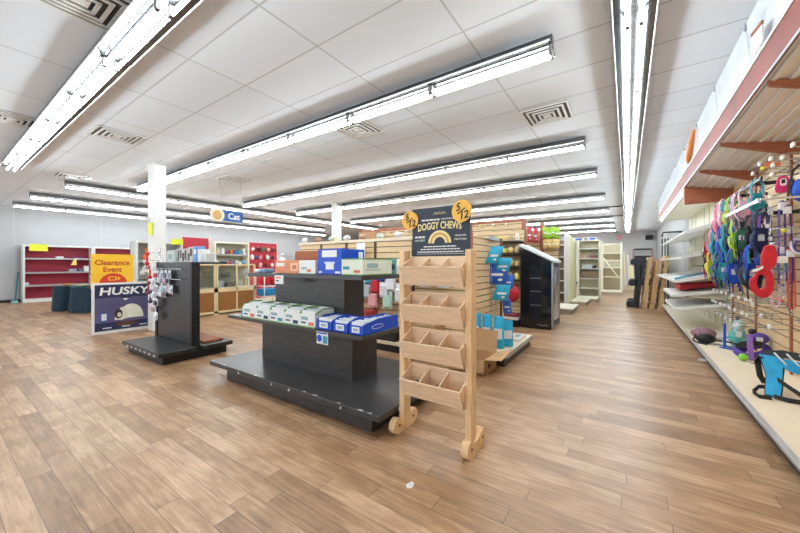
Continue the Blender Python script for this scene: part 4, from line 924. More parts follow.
# ------------------------------------------------------------------ cream gondola ends along the aisle
def cream_base(lb, x0, x1, y0, y1, h=.16):
    T = thing('low_display', lb, 'display base', ((x0+x1)/2, (y0+y1)/2, 0), 'empty base decks along the aisle')
    b = MB(T); b.box(x0, x1, y0, y1, h-.04, h, CREAM, .004); b.build('deck')
    b = MB(T); b.box(x0+.03, x1-.03, y0+.03, y1-.03, 0, h-.04, C(190, 178, 160)); b.build('kickplate')
    b = MB(T); b.box(x1, x1+.008, y0+.02, y1-.02, h-.05, h-.005, STEEL); b.build('price_rail')
    return T
cream_base('empty cream base deck just beyond the black fridge', -1.75, -1.22, 10.2, 11.5)
cream_base('second empty cream base deck beyond the fridge', -1.56, -1.08, 12.4, 13.6)
cream_base('cream base deck under the shelf end with the blue and white header', -1.56, -.88, 13.75, 14.7)
cream_base('farthest cream base deck, under the barred shelving', -1.0, -.2, 17.6, 18.9)
T = thing('gondola', 'tall cream and yellow gondola end panel beyond the fridge', 'gondola', (-1.6, 12.3, 0))
b = MB(T); b.box(-1.64, -1.58, 11.7, 12.4, 0, 2.35, CREAM, .005); b.build('panel')
b = MB(T); b.box(-1.65, -1.57, 11.62, 11.7, 0, 2.4, WHITE); b.build('upright')
b = MB(T); b.box(-1.65, -1.57, 12.4, 12.45, 0, 2.4, WHITE); b.build('upright')
T = thing('gondola', 'yellowish gondola end panel behind the first cream end panel', 'gondola', (-1.63, 13.2, 0))
b = MB(T); b.box(-1.66, -1.6, 12.46, 13.4, 0, 2.35, CREAM2, .005); b.build('panel')
b = MB(T); b.box(-1.67, -1.59, 13.4, 13.45, 0, 2.3, CREAM); b.build('upright')
def open_shelf(lb, x0, x1, y, h, n, d=.45, cat='shelving', z0=.16, back=C(214, 208, 178)):
    T = thing('cream_shelving', lb, cat, ((x0+x1)/2, y+.2, 0))
    b = MB(T); b.box(x0, x1, y+d, y+d+.03, .0, h, back); b.build('back_panel')
    for x in (x0-.03, x1-.03):
        b = MB(T); b.box(x, x+.06, y, y+d+.03, 0, h, CREAM, .004); b.build('side_panel')
    for k in range(n):
        zz = z0+.3+(h-z0-.35)*k/(n-1)*.86
        b = MB(T); b.box(x0+.03, x1-.03, y+.05, y+d, zz-.035, zz, WHITE); b.build('shelf')
    b = MB(T); b.box(x0+.03, x1-.03, y, y+d, h-.03, h, CREAM); b.build('top')
    return T
T = open_shelf('open cream shelf unit with goods under a blue and white header', -1.58, -.86, 14.72, 2.32, 5)
b = MB(T); b.box(-1.78, -1.72, 14.7, 15.2, 0, 2.32, CREAM2); b.build('side_panel')
T = thing('header_sign', 'blue and white header sign on top of the cream shelf unit', 'sign', (-1.3, 14.7, 2.32))
b = MB(T); b.box(-1.75, -.95, 14.7, 14.72, 2.325, 2.43, WHITE); b.build('board')
b = MB(T); b.box(-1.68, -1.45, 14.695, 14.7, 2.345, 2.41, BLUEB); b.box(-1.38, -1.25, 14.695, 14.7, 2.345, 2.4, C(40, 60, 100)); b.box(-1.2, -1.0, 14.695, 14.7, 2.345, 2.41, BLUEB); b.build('print')
zz5 = [.16+.3+(2.32-.16-.35)*k/4*.86 for k in range(5)]
for k, (x, i, w, h, c, lb) in enumerate(((-1.4, 3, .26, .14, (196, 160, 140), 'brown packets bundle on the upper shelf of the header unit'), (-1.08, 3, .26, .12, (150, 100, 90), 'dark brown packet on the upper shelf of the header unit'), (-1.25, 2, .4, .14, (200, 206, 206), 'pale packet on the middle shelf of the header unit'), (-1.2, 1, .56, .26, (140, 120, 96), 'wide brown carton on the second shelf of the header unit'), (-1.05, 2, .12, .1, (60, 60, 64), 'small black packet on the middle shelf of the header unit'))):
    b = MB(); b.box(x-w/2, x+w/2, 14.85-.02*k, 15.1, zz5[i]+.001, zz5[i]+h, C(*c), .01); tag(b.build('packet'), lb, 'packet')
T = thing('cream_shelving', 'cream shelving with slotted bars and a diagonal brace, farther down the aisle', 'shelving', (-.6, 19, 0))
for x in (-1.0, -.22):
    b = MB(T); b.box(x-.04, x+.04, 18.95, 19.45, 0, 2.45, CREAM, .004); b.build('side_panel')
for zz in (.8, 1.25, 1.6, 1.95, 2.4):
    b = MB(T); b.box(-.96, -.26, 18.97, 19.02, zz-.05, zz, CREAM); b.build('rail')
b = MB(T)
for k in range(9): b.box(-.93+.08*k, -.9+.08*k, 18.98, 19.01, 1.94, 2.36, CREAM)
b.box(-.95, -.27, 18.98, 19.01, 1.93, 1.95, CREAM); b.build('slotted_grille')
b = MB(T)
for k in range(9): b.box(-.93+.08*k, -.9+.08*k, 18.98, 19.01, 1.24, 1.56, CREAM)
b.box(-.95, -.27, 18.98, 19.01, 1.23, 1.25, CREAM); b.build('slotted_grille')
b = MB(T); b.tube([(-.95, 18.99, 1.7), (-.3, 18.99, .7)], .035, CREAM, 4); b.build('brace')
b = MB(T); b.box(-.96, -.26, 19.4, 19.43, .1, 2.4, C(184, 170, 140)); b.build('back_panel')
for k in range(6):
    x = -.32+.09*k; y = 20.5+.35*k; b = MB()
    b.hexa([(x-.03,y,0),(x+.03,y,0),(x+.03,y+.1,0),(x-.03,y+.1,0),(x-.11,y+.3,2.3-.08*k),(x-.05,y+.3,2.3-.08*k),(x-.05,y+.4,2.3-.08*k),(x-.11,y+.4,2.3-.08*k)], CREAM if k % 2 else C(206, 200, 172))
    tag(b.build('shelf_upright'), '%s loose cream upright from the left leaning beyond the barred shelving' % ORD[k], 'upright', 'loose shelving uprights')
b = MB(); b.hexa([(.2,22.9,0),(.42,22.9,0),(.42,23.0,0),(.2,23.0,0),(.1,23.3,1.3),(.3,23.3,1.3),(.3,23.36,1.3),(.1,23.36,1.3)], CREAM2); tag(b.build('yellow_board'), 'short pale yellow board leaning at the end of the far uprights', 'board')
T = thing('end_rack', 'cream gondola side frame left of the header unit far down the aisle', 'rack', (-2.4, 13.2, 0))
b = MB(T)
for k in range(5): b.box(-2.7, -1.75, 13.6, 13.95, .3+.45*k, .33+.45*k, CREAM)
b.build('shelf'); b = MB(T); b.box(-2.7, -1.75, 13.95, 14.0, 0, 2.3, C(120, 108, 90)); b.build('back_panel')
for x in (-2.72, -1.77):
    b = MB(T); b.box(x-.03, x+.03, 13.58, 14.0, 0, 2.3, CREAM); b.build('upright')

# ------------------------------------------------------------------ pallets
def pallet(lb, nm, x, m, tilt, H=1.58, D=1.1, y=12.95, plastic=False):
    """stood on edge and leaning: near edge shows stringer blocks between two decks"""
    T = thing(nm, lb, 'pallet', (x, y, 0), None)
    def P(u, w, z): return (x+u+tilt*z, y+w, z*(1-tilt*tilt/2))   # u across thickness
    def bx(u0, u1, w0, w1, z0, z1, nm2, mm=m):
        b = MB(T); b.hexa([P(u0,w0,z0),P(u1,w0,z0),P(u1,w1,z0),P(u0,w1,z0),P(u0,w0,z1),P(u1,w0,z1),P(u1,w1,z1),P(u0,w1,z1)], mm, .004); b.build(nm2)
    if plastic:
        bx(.1, .15, 0, D, 0, H, 'deck')
        for k in range(3):
            z = .02+k*(H-.24)/2; bx(-.09, .1, 0, .2, z, z+.2, 'block'); bx(-.09, .1, D-.2, D, z, z+.2, 'block')
            bx(-.13, -.09, 0, D, z+.02, z+.18, 'runner')
        bx(.04, .1, 0, .04, .2, H-.2, 'edge_rib')
        bx(.17, .21, .02, D, 0, H-.02, 'deck')
        for k in range(3):
            z = .02+k*(H-.24)/2; bx(.15, .17, .02, .2, z, z+.2, 'block')
    else:
        n = 9
        for k in range(n):
            z = k*(H-.1)/(n-1); bx(.0, .022, 0, D, z, z+.1, 'deck_board')
        for w in (0, D/2, D-.05): bx(.022, .11, w, w+.045, 0, H, 'stringer')
        for k in (0, 3, 5, 8):
            z = k*(H-.1)/(n-1); bx(.11, .132, 0, D, z, z+.1, 'bottom_board')
pallet('black plastic pallet stood on edge against the wooden pallets', 'plastic_pallet', .11, BLKPLASTIC, .085, 1.6, 1.0, plastic=True)
pallet('first wooden pallet stood on edge, next to the black plastic one', 'wooden_pallet', .38, PALLETW, .1, 1.62)
pallet('second wooden pallet stood on edge, middle of the three', 'wooden_pallet', .57, mat('orange_pallet_wood', (202, 158, 108), .65, var=.18, scale=7, stretch=(4, 4, 1.2)), .11, 1.55, y=12.9)
pallet('third wooden pallet stood on edge, nearest the wall shelving', 'wooden_pallet', .77, PALLETW, .12, 1.66, y=12.9)
# ------------------------------------------------------------------ right wall: base run, slatwall, canopy
DZ = .17
for k, (y0, y1) in enumerate(((-1.8, .62), (.63, 3.06), (3.07, 5.5), (5.51, 7.97))):
    if k == 0: continue
    T = thing('floor_gondola', ('', 'cream display base along the right wall, section nearest the camera', 'cream display base along the right wall, section under the blue harness', 'cream display base along the right wall, section with the green ball')[k], 'display base', (1.2, (y0+y1)/2, 0), 'display bases along the right wall')
    b = MB(T); b.box(.9, 1.53, y0, y1, DZ-.03, DZ, DECK, .003); b.build('deck')
    b = MB(T); b.box(.94, 1.53, y0, y1, 0, DZ-.03, KICK); b.build('kickplate')
    b = MB(T); b.box(.885, .9, y0, y1, DZ-.045, DZ+.004, mat('price_channel', (206, 208, 210), .3, .3)); b.box(.878, .885, y0, y1, DZ-.05, DZ-.035, STEEL); b.build('price_rail')
T = thing('price_ticket', 'white price ticket hanging off the display base edge', 'ticket', (.87, 6.0, .13))
b = MB(T); b.box(.80, .884, 6.0, 6.004, .085, .115, WHITE); b.build('card')
T = thing('wall_slatwall', 'maple slatwall panelling with dark grooves along the right wall', 'wall panel', (1.53, 4.5, 0))
b = MB(T); slats(b, 'y', .6, 7.97, 1.53, -1, DZ, 2.76, .13, .014); b.build('slatwall')
for y in (1.8, 3.06, 4.28, 5.5, 6.72, 7.95):
    b = MB(T); b.box(1.5, 1.53, y-.02, y+.02, DZ, 2.72, REDWOOD); b.build('upright')
# canopy over the slatwall
T = thing('wall_canopy', 'maroon-edged canopy with red-brown brackets above the right slatwall', 'canopy', (1.2, 4.3, 2.5))
yc0, yc1 = .4, 8.0
b = MB(T); b.box(.87, .89, yc0, 13.9, 2.83, 3.07, MAROON); b.build('fascia')
b = MB(T); b.box(.862, .87, yc0, 13.9, 3.06, 3.085, WHITE); b.build('top_trim')
b = MB(T); b.box(.862, .87, yc0, 13.9, 2.81, 2.83, STEEL); b.build('bottom_trim')
PINKP = mat('canopy_pinkish_board', (244, 234, 226), .3, var=.06, scale=3, stretch=(6, 1, 1))
b = MB(T); b.hexa([(.89,yc0,2.83),(1.53,yc0,2.72),(1.53,yc1,2.72),(.89,yc1,2.83),(.89,yc0,2.86),(1.53,yc0,2.75),(1.53,yc1,2.75),(.89,yc1,2.86)], PINKP); b.build('soffit')
for k in range(6):
    x = .925+.1*k; z = 2.83-.11*(x-.89)/.64
    b = MB(T); b.hexa([(x-.014,yc0,z-.02),(x+.014,yc0,z-.024),(x+.014,yc1,z-.024),(x-.014,yc1,z-.02),(x-.014,yc0,z+.006),(x+.014,yc0,z+.002),(x+.014,yc1,z+.002),(x-.014,yc1,z+.006)], WHITE); b.build('slat_glint')  # slat inserts coloured white for the light they reflect
for y in (.9, 2.2, 3.72, 5.3, 6.65):
    b = MB(T); b.prism([(.9, 2.815), (.9, 2.775), (1.42, 2.585), (1.53, 2.57), (1.53, 2.705)], 'y', y-.02, y+.02, REDWOOD, .004); b.build('bracket')
b = MB(T); b.prism([(.87, 2.49), (1.53, 2.5), (1.53, 2.705), (.87, 2.815)], 'y', 7.96, 8.02, REDWOOD, .004); b.build('end_board')
T = thing('canopy_sheet', 'clear white plastic sheet filling the gap between canopy and ceiling', 'sheet', (.9, 6, 3.1))
for k in range(11):
    y0 = .4+1.24*k
    b = MB(T); b.hexa([(.9,y0,3.085),(.915,y0,3.085),(.915,y0+1.22,3.085),(.9,y0+1.22,3.085),(.86,y0,ZC-.002),(.875,y0,ZC-.002),(.875,y0+1.22,ZC-.002),(.86,y0+1.22,ZC-.002)], PLASTIC); b.build('panel')
    b = MB(T); b.box(.85, .9, y0+1.2, y0+1.24, ZC-.05, ZC-.003, STEEL); b.build('clip')
b = MB(); b.tube([(.855, 7.35, 3.1), (.85, 7.3, 3.16), (.855, 7.0, 3.32), (.857, 6.75, 3.46)], [.02, .05, .05, .03], C(226, 138, 70), 4)
tag(b.build('orange_flap'), 'curled orange panel hanging in front of the plastic sheet above the canopy', 'panel')
T = thing('framed_sign', 'small white sign with brown edge leaning above the maroon canopy', 'sign', (.85, 3.7, 3.2))
b = MB(T); b.hexa([(.845,3.62,3.09),(.855,3.62,3.09),(.855,3.86,3.09),(.845,3.86,3.09),(.83,3.56,3.2),(.84,3.56,3.2),(.84,3.8,3.24),(.83,3.8,3.24)], WHITE); b.build('board')
b = MB(T); b.hexa([(.825,3.56,3.19),(.84,3.56,3.19),(.84,3.8,3.23),(.825,3.8,3.23),(.825,3.55,3.215),(.84,3.55,3.215),(.84,3.8,3.255),(.825,3.8,3.255)], CARDD); b.build('edge_strip')

# cream shelving beyond the slatwall
def wall_bay(y0, y1, lb):
    T = thing('wall_shelving', lb, 'shelving', (1.2, (y0+y1)/2, 0), 'cream shelving bays along the right wall')
    b = MB(T); b.box(1.5, 1.54, y0, y1, .17, 2.75, CREAM); n = int((y1-y0)/.6)
    for k in range(1, n+1): b.box(1.494, 1.5, y0+.6*k-.008, y0+.6*k+.008, .2, 2.7, C(176, 170, 150))
    for zz in (.9, 1.3, 1.75, 2.3): b.box(1.496, 1.5, y0, y1, zz, zz+.01, C(190, 184, 164))
    b.build('back_panel')
    b = MB(T); b.box(.9, 1.53, y0, y1, .13, .17, CREAM, .003); b.box(.885, .9, y0, y1, .12, .175, WHITE); b.build('deck')
    b = MB(T); b.box(.94, 1.53, y0, y1, 0, .13, KICK); b.build('kickplate')
    b = MB(T); b.box(.9, 1.5, y0, y1, 2.72, 2.75, CREAM); b.box(.86, .9, y0, y1, 2.66, 2.82, mat('cream_rail', (216, 206, 196), .4, var=.03)); b.build('top_canopy')
    for zf, xf in ((2.0, .88), (1.53, .84), (1.08, .74)):
        zr = zf+.2; b = MB(T)
        b.hexa([(xf,y0+.02,zf-.03),(1.5,y0+.02,zr-.03),(1.5,y1-.02,zr-.13),(xf,y1-.02,zf-.03),(xf,y0+.02,zf),(1.5,y0+.02,zr),(1.5,y1-.02,zr-.1),(xf,y1-.02,zf)], WHITE); s = b.build('shelf')
        b = MB(s); b.hexa([(xf,y0,zf-.04),(1.5,y0,zr-.07),(1.5,y0+.02,zr-.07),(xf,y0+.02,zf-.04),(xf,y0,zf+.01),(1.5,y0,zr+.01),(1.5,y0+.02,zr+.01),(xf,y0+.02,zf+.01)], WHITE); b.build('end_rail')
    return T
wall_bay(8.03, 10.95, 'cream wall shelving bay directly beyond the slatwall, with sloped shelves')
wall_bay(10.96, 12.85, 'cream wall shelving bay behind the leaning pallets')
for k, (zf, xf, lb) in enumerate(((.80, .70, 'upper white loose shelf resting tilted under the red case'), (.55, .74, 'lowest white loose shelf tilted just above the cream base'))):
    b = MB(); y0, y1 = 8.05, 9.6
    b.hexa([(xf,y0,zf-.03),(1.5,y0,zf+.1),(1.5,y1,zf+.08),(xf,y1+.3,zf-.03),(xf,y0,zf+.03),(1.5,y0,zf+.15),(1.5,y1,zf+.13),(xf,y1+.3,zf+.03)], WHITE, .006); o = b.build('loose_shelf'); tag(o, lb, 'shelf')
    for yy in (8.3, 9.3):
        b = MB(o); b.prism([(1.0, zf), (1.5, zf+.06), (1.5, zf-.08)], 'y', yy-.01, yy+.01, CREAM); b.build('bracket')
b = MB(); b.hexa([(.86,8.5,.885),(1.42,8.5,.98),(1.42,9.3,.98),(.86,9.3,.885),(.86,8.5,.99),(1.42,8.5,1.05),(1.42,9.3,1.05),(.86,9.3,.99)], C(196, 34, 48), .01); tag(b.build('red_case'), 'red flat case lying between the tilted white shelves', 'case')
b = MB(); b.hexa([(.78,8.3,1.095),(1.35,8.25,1.265),(1.35,8.34,1.265),(.78,8.5,1.095),(.78,8.3,1.125),(1.35,8.25,1.295),(1.35,8.34,1.295),(.78,8.5,1.125)], C(60, 130, 160), .004); tag(b.build('blue_tool'), 'long blue-grey item lying on the tilted white shelf', 'tool')
for k in range(3):
    x = .96+.075*k; b = MB(); b.box(x, x+.035, 14.06, 14.11, 0, 2.25, BLACK); tag(b.build('black_post'), '%s black upright post from the aisle beyond the cream wall shelving' % ORD[k], 'post', 'black posts beyond the shelving')
T = thing('wall_bracket', 'dark bracket arm sticking out high above the black posts', 'bracket', (1.1, 14.0, 2.5))
b = MB(T); b.tube([(1.48, 14.0, 2.45), (1.0, 14.0, 2.45), (.96, 14.0, 2.3)], .025, BLACK); b.build('arm')
T = thing('hang_rail', 'short black bar with end stop on the cream back panel', 'hang rail', (1.2, 10, 1.5))
b = MB(T); b.tube([(1.25, 10.0, 1.36), (1.25, 8.6, 1.36)], .015, BLACK); b.build('bar')
b = MB(T); b.tube([(1.5, 9.3, 1.36), (1.25, 9.3, 1.36)], .012, BLACK); b.build('bracket')
T = thing('white_board', 'white board standing at the end of the right wall shelving', 'panel', (1.3, 15, 0))
b = MB(T); b.box(1.1, 1.52, 14.3, 14.34, 0, 2.5, WHITE); b.build('board')

# ------------------------------------------------------------------ hang rails with harnesses and leashes
RX = 1.2
rails = []
for k, (z, ya, yb) in enumerate(((2.33, 5.15, 7.4), (1.97, 5.0, 7.8), (1.6, 5.3, 8.3))):
    T = thing('hang_rail', '%s black hang rail on the right slatwall loaded with harnesses' % ('top', 'middle', 'lowest')[k], 'hang rail', (RX, (ya+yb)/2, z))
    b = MB(T); b.box(RX-.008, RX+.008, ya, yb, z-.02, z+.02, BLACK, .003); b.build('bar')
    for y in (ya+.3, (ya+yb)/2, yb-.5):
        b = MB(T); b.box(RX, 1.515, y-.008, y+.008, z-.03, z+.01, BLACK); b.build('bracket')
    b = MB(T); b.box(RX-.012, RX+.012, yb-.03, yb, z-.026, z+.026, RUBBER); b.build('end_cap')
    rails.append((z, ya, yb))
T = thing('price_rail', 'clear and white price rail in front of the middle hang rail', 'rail', (RX-.1, 6, 2.0))
b = MB(T); b.box(RX-.1, RX-.085, 4.85, 6.2, 2.03, 2.065, mat('pale_rail', (214, 222, 234), .25, var=.04)); b.build('strip')
b = MB(T); b.box(RX-.09, RX+.3, 4.8, 4.81, 2.04, 2.06, CHROME); b.build('arm')
BUCK = mat('black_buckle', (24, 24, 26), .4)
def web(r, g, bl): return mat('webbing_%d_%d_%d' % (r, g, bl), (r, g, bl), .75, var=.2, scale=90)
def loop(cx, cz, rx, rz, n=14, a0=0., dy=0.):
    return [(cx+rx*math.cos(a0+2*PI*k/n), dy*math.sin(2*PI*k/n), cz+rz*math.sin(a0+2*PI*k/n)) for k in range(n)]
def harness(lb, c, m, m2, s=1., rz=0., grp=None):
    """hung strap harness: neck loop, girth loop, back and chest straps, buckle and ring"""
    T = thing('dog_harness', lb, 'dog harness', c, grp, rz); w = .034*s; v = random.uniform(-.02, .02); q = random.uniform(.8, 1.2)
    b = MB(T, True); b.strap(loop(0, -.12*s, .05*s*q, .12*s), w, .004, m, closed=True); b.build('neck_loop')
    b = MB(T, True); b.strap(loop(v, -.31*s, .07*s*q, .11*s, dy=.05), w, .004, m2, closed=True); b.build('girth_loop')
    b = MB(T, True); b.prism([(-.035*s, -.17*s), (.035*s, -.17*s), (.055*s, -.24*s), (.048*s, -.36*s), (0, -.40*s), (-.048*s, -.36*s), (-.055*s, -.24*s)], 'y', -.014, .004, m, .004); b.build('chest_panel')
    b = MB(T, True); b.rbox((.07*s*q+v, .0, -.33*s), (.022, .03, .05), 0, BUCK, .003); b.build('buckle')
    b = MB(T, True); b.strap([(-.02*s, -.01, -.2*s), (-.05*s+v, -.02, -.34*s), (-.03*s+v, -.02, -.5*s)], w*.8, .004, m2, (.5, 1, 0)); b.build('strap_end')
    b = MB(T, True); b.strap([(.02*s, -.01, -.14*s), (.05*s, -.02, -.3*s), (.045*s+v, -.015, -.47*s)], w*.8, .004, m, (.8, .6, 0)); b.build('strap_end')
    b = MB(T, True); b.tube(loop(0, -.012, .018, .028, 10), .003, CHROME, 5, closed=True); b.build('ring')
    b = MB(T, True); b.box(-.025*s, .025*s, -.018, -.0145, -.29*s, -.23*s, C(214, 218, 224)); b.build('label')
    return T
def leash(lb, c, L, w, m, rz=0., grp=None, sway=0.):
    T = thing('dog_leash', lb, 'leash', c, grp, rz)
    b = MB(T, True); b.strap([(-w, 0, -.02), (-w*1.1+sway*.5, .004, -L*.5), (-w+sway, .006, -L+.03), (sway, .006, -L), (w+sway, .004, -L+.03), (w*1.1+sway*.5, 0, -L*.5), (w, 0, -.02), (0, 0, 0)], .022, .004, m, (0, 1, 0), True); b.build('webbing')
    b = MB(T, True); b.box(-w*1.2, w*1.2, -.014, .014, -.09, -.02, C(236, 236, 238), .002); b.build('card_sleeve')
    b = MB(T, True); b.tube([(sway, .006, -L), (sway, .006, -L-.04)], .007, CHROME, 6); b.ball((sway, .006, -L-.05), .012, CHROME, (1, 1, 1.4), 6, 5); b.build('clip')
    return T
pal = {'pink': (226, 130, 160), 'pale pink': (232, 186, 200), 'teal': (40, 150, 160), 'royal blue': (34, 74, 180), 'navy': (30, 40, 84), 'lime': (170, 206, 60), 'red': (200, 40, 50), 'purple': (98, 60, 150), 'magenta': (180, 40, 110), 'sky blue': (110, 170, 216), 'grey': (110, 116, 128), 'black': (36, 38, 44), 'green': (40, 110, 80), 'yellow': (216, 214, 70), 'mint': (150, 206, 190), 'rose': (214, 110, 130)}
seqs = [(0, ['pale pink', 'pink', 'sky blue', 'teal', 'pale pink', 'lime', 'sky blue', 'pale pink', 'grey', 'mint', 'pale pink', 'rose', 'pale pink', 'teal']),
        (1, ['red', 'pink', 'teal', 'navy', 'royal blue', 'sky blue', 'royal blue', 'teal', 'navy', 'royal blue', 'lime', 'black', 'green', 'black', 'grey', 'purple', 'navy']),
        (2, ['navy', 'magenta', 'red', 'lime', 'yellow', 'green', 'teal', 'royal blue', 'navy', 'royal blue', 'teal', 'black', 'green', 'royal blue', 'navy', 'sky blue', 'teal', 'black', 'royal blue'])]
for ri, cols in seqs:
    z, ya, yb = rails[ri]; n = len(cols)
    for k, cn in enumerate(cols):
        y = yb-.1-(yb-ya-.2)*k/(n-1)
        m = web(*pal[cn]); m2 = web(*(pal[cn] if k % 3 else pal[('black', 'grey', 'navy')[k % 2]]))
        harness('%s dog harness, %s from the far end of the %s hang rail' % (cn, ORD[k], ('top', 'middle', 'lowest')[ri]), (RX+random.uniform(-.04, .06), y, z+.02), m, m2, random.uniform(.95, 1.25), random.uniform(-.2, 1.0), 'harnesses on the hang rails')
# near cluster of leashes on peg hooks
def peg(lb, y, z, L=.26, grp=None, tip=True, nm='peg_hook'):
    T = thing(nm, lb, 'hook', (1.515, y, z), grp)
    b = MB(T, True); b.box(-.006, 0, -.02, .02, -.03, .03, STEEL); b.build('backplate')
    b = MB(T, True); b.tube([(0, 0, 0), (-L, 0, .0), (-L-.02, 0, .02)], .0055, CHROME, 5); b.tube([(0, 0, .025), (-L*.5, 0, .06), (-L, 0, .045), (-L-.02, 0, .03)], .0035, CHROME, 5); b.build('wire')
    if tip:
        b = MB(T, True); b.box(-L-.035, -L-.012, -.026, .026, .0, .045, WHITE, .006); b.build('tip')
    return T
PP = peg('', 0, 0)
PP['label'] = 'white-tipped wire hook in the top row, first from the far end'; PP['group'] = 'wire hooks on the right slatwall'; first = True
for ri, (zz, ys) in enumerate(((.93, [7.75-.3*k for k in range(8)]), (.74, [7.9-.3*k for k in range(8)]), (.56, [7.8-.3*k for k in range(6)]))):
    for k, y in enumerate(ys):
        lb = 'white-tipped wire hook, %s from the far end in the %s row of empty hooks' % (ORD[k], ('top', 'middle', 'bottom')[ri])
        if first: first = False; PP.location = (1.515, y, zz); PP['label'] = lb
        else: dup(PP, (1.515, y, zz), random.uniform(-.25, .25), lb, 'wire hooks on the right slatwall')
for k, (y, zz, lb) in enumerate(((5.6, .9, 'white-tipped wire hook above the purple harness'), (5.05, .72, 'white-tipped wire hook just over the teal harness on the base'), (5.3, .8, 'white-tipped wire hook beside the purple harness'),
      (5.6, 2.45, 'white-tipped wire hook under the canopy, farthest of the high hooks'), (5.35, 2.5, 'second high white-tipped hook under the canopy'), (5.0, 2.47, 'third high white-tipped hook under the canopy'), (4.7, 2.4, 'fourth high white-tipped hook under the canopy'), (4.45, 2.45, 'nearest high white-tipped hook under the canopy'), (4.98, 2.3, 'white-tipped hook holding the pink collar'), (4.95, 2.39, 'white-tipped hook holding the blue dog jacket'),
      (5.1, 1.78, 'white-tipped hook above the red life vest'), (5.02, 1.64, 'white-tipped hook holding the pale pink leash'), (5.0, 2.07, 'white-tipped hook holding the purple leash'), (4.98, 1.58, 'white-tipped hook holding the salmon leash'))):
    dup(PP, (1.515, y, zz), 0, lb, 'wire hooks on the right slatwall')
T = thing('orange_tag', 'orange and white tag clipped on a hook under the canopy', 'tag', (1.25, 5.0, 2.4))
b = MB(T); b.box(1.19, 1.3, 5.0, 5.006, 2.41, 2.455, C(214, 110, 50)); b.build('card')
b = MB(T); b.ball((1.17, 4.99, 2.40), .02, C(230, 220, 60), (1, 1, 1), 6, 5); b.build('button')
# big red life vest
T = thing('dog_life_vest', 'big red dog life vest hanging at the front of the harnesses', 'life vest', (1.18, 4.95, 1.6))
REDV = mat('red_vest', (204, 26, 44), .65, var=.14, scale=18, bump=.2)
b = MB(T)
b.prism([(1.165, 1.585), (1.2, 1.6), (1.24, 1.585), (1.258, 1.5), (1.25, 1.42), (1.235, 1.36), (1.2, 1.34), (1.16, 1.345), (1.14, 1.4), (1.145, 1.5)], 'y', 4.905, 4.945, REDV, .012); b.build('neck_flap')
b = MB(T)
n = 20; pts = [(1.15+.075*math.cos(PI*.5+2*PI*k/n), 4.94-.04*math.cos(2*PI*k/n), 1.20+.125*math.sin(PI*.5+2*PI*k/n)) for k in range(n)]
on = [(1.115, 1.375), (1.16, 1.385), (1.2, 1.36), (1.225, 1.29), (1.235, 1.2), (1.225, 1.12), (1.19, 1.06), (1.15, 1.045), (1.11, 1.075), (1.075, 1.12), (1.06, 1.18), (1.065, 1.24), (1.09, 1.27), (1.115, 1.31)]
inn = [(1.13, 1.29), (1.15, 1.295), (1.168, 1.28), (1.176, 1.25), (1.178, 1.21), (1.172, 1.17), (1.158, 1.14), (1.144, 1.135), (1.13, 1.145), (1.118, 1.165), (1.113, 1.19), (1.112, 1.22), (1.116, 1.25), (1.122, 1.275)]
b.annulus(on, inn, 4.9, 4.96, REDV, .012); b.build('body_ring')
b = MB(T); b.strap([(1.075, 4.895, 1.33), (1.11, 4.89, 1.34), (1.15, 4.89, 1.37)], .03, .006, WHITE, (0, 0, 1)); b.build('white_label')
b = MB(T); b.strap([(1.2, 4.92, 1.1), (1.26, 4.86, 1.03), (1.29, 4.85, 1.02), (1.26, 4.9, 1.07)], .022, .006, REDV, (0, 1, .2)); b.build('strap')
b = MB(T); b.tube([(1.2, 4.95, 1.6), (1.22, 4.95, 1.76), (1.5, 4.95, 1.76)], .006, CHROME); b.build('hanger')
T = thing('pink_collar_pad', 'pink padded dog collar with white hole hung under the canopy', 'collar', (1.31, 4.98, 2.32))
PK = web(214, 44, 104)
on = [(1.275, 2.285), (1.31, 2.295), (1.345, 2.285), (1.352, 2.23), (1.36, 2.17), (1.355, 2.135), (1.31, 2.125), (1.262, 2.135), (1.255, 2.17), (1.266, 2.23)]
inn = [(1.292, 2.26), (1.31, 2.268), (1.328, 2.26), (1.33, 2.235), (1.328, 2.21), (1.322, 2.2), (1.31, 2.197), (1.298, 2.2), (1.292, 2.21), (1.29, 2.235)]
b = MB(T); b.annulus(on, inn, 4.965, 4.995, PK, .006); b.build('body')
b = MB(T); b.tube([(p[0], 4.963, p[1]) for p in inn], .006, C(240, 214, 224), 6, closed=True); b.build('trim')
b = MB(T); b.tube([(1.31, 4.98, 2.28), (1.31, 4.98, 2.305)], .004, CHROME, 5); b.build('loop')
T = thing('dog_jacket', 'blue and black dog jacket hung at the right edge below the canopy', 'jacket', (1.42, 4.95, 2.4))
b = MB(T); b.ball((1.43, 4.93, 2.13), .085, mat('blue_padding', (36, 86, 200), .6, var=.25, scale=16, bump=.3), (1, .7, 1.35), 12, 8, .07); b.build('body')
b = MB(T); b.strap([(1.41, 4.95, 2.38), (1.37, 4.95, 2.33), (1.345, 4.94, 2.18), (1.33, 4.93, 2.04)], .05, .018, BUCK, (.3, 1, 0)); b.build('strap')
b = MB(T); b.strap([(1.41, 4.95, 2.38), (1.47, 4.94, 2.34), (1.49, 4.94, 2.2)], .06, .02, BUCK, (.3, 1, 0)); b.build('strap')
leash('purple and white leash hung long beside the red vest', (1.31, 5.0, 2.05), .88, .022, web(96, 80, 170), .3)
leash('dark violet leash hanging next to the purple and white one', (1.34, 4.98, 2.0), .8, .022, web(84, 50, 130), .1, None, .02)
leash('pale pink leash hanging behind the red vest', (1.27, 5.02, 1.62), .68, .026, web(232, 180, 208), .3)
leash('white leash with dark pattern hanging right of the pink one', (1.31, 5.0, 1.6), .56, .018, mat('patterned_webbing', (206, 208, 220), .7, var=.6, scale=40), .2)
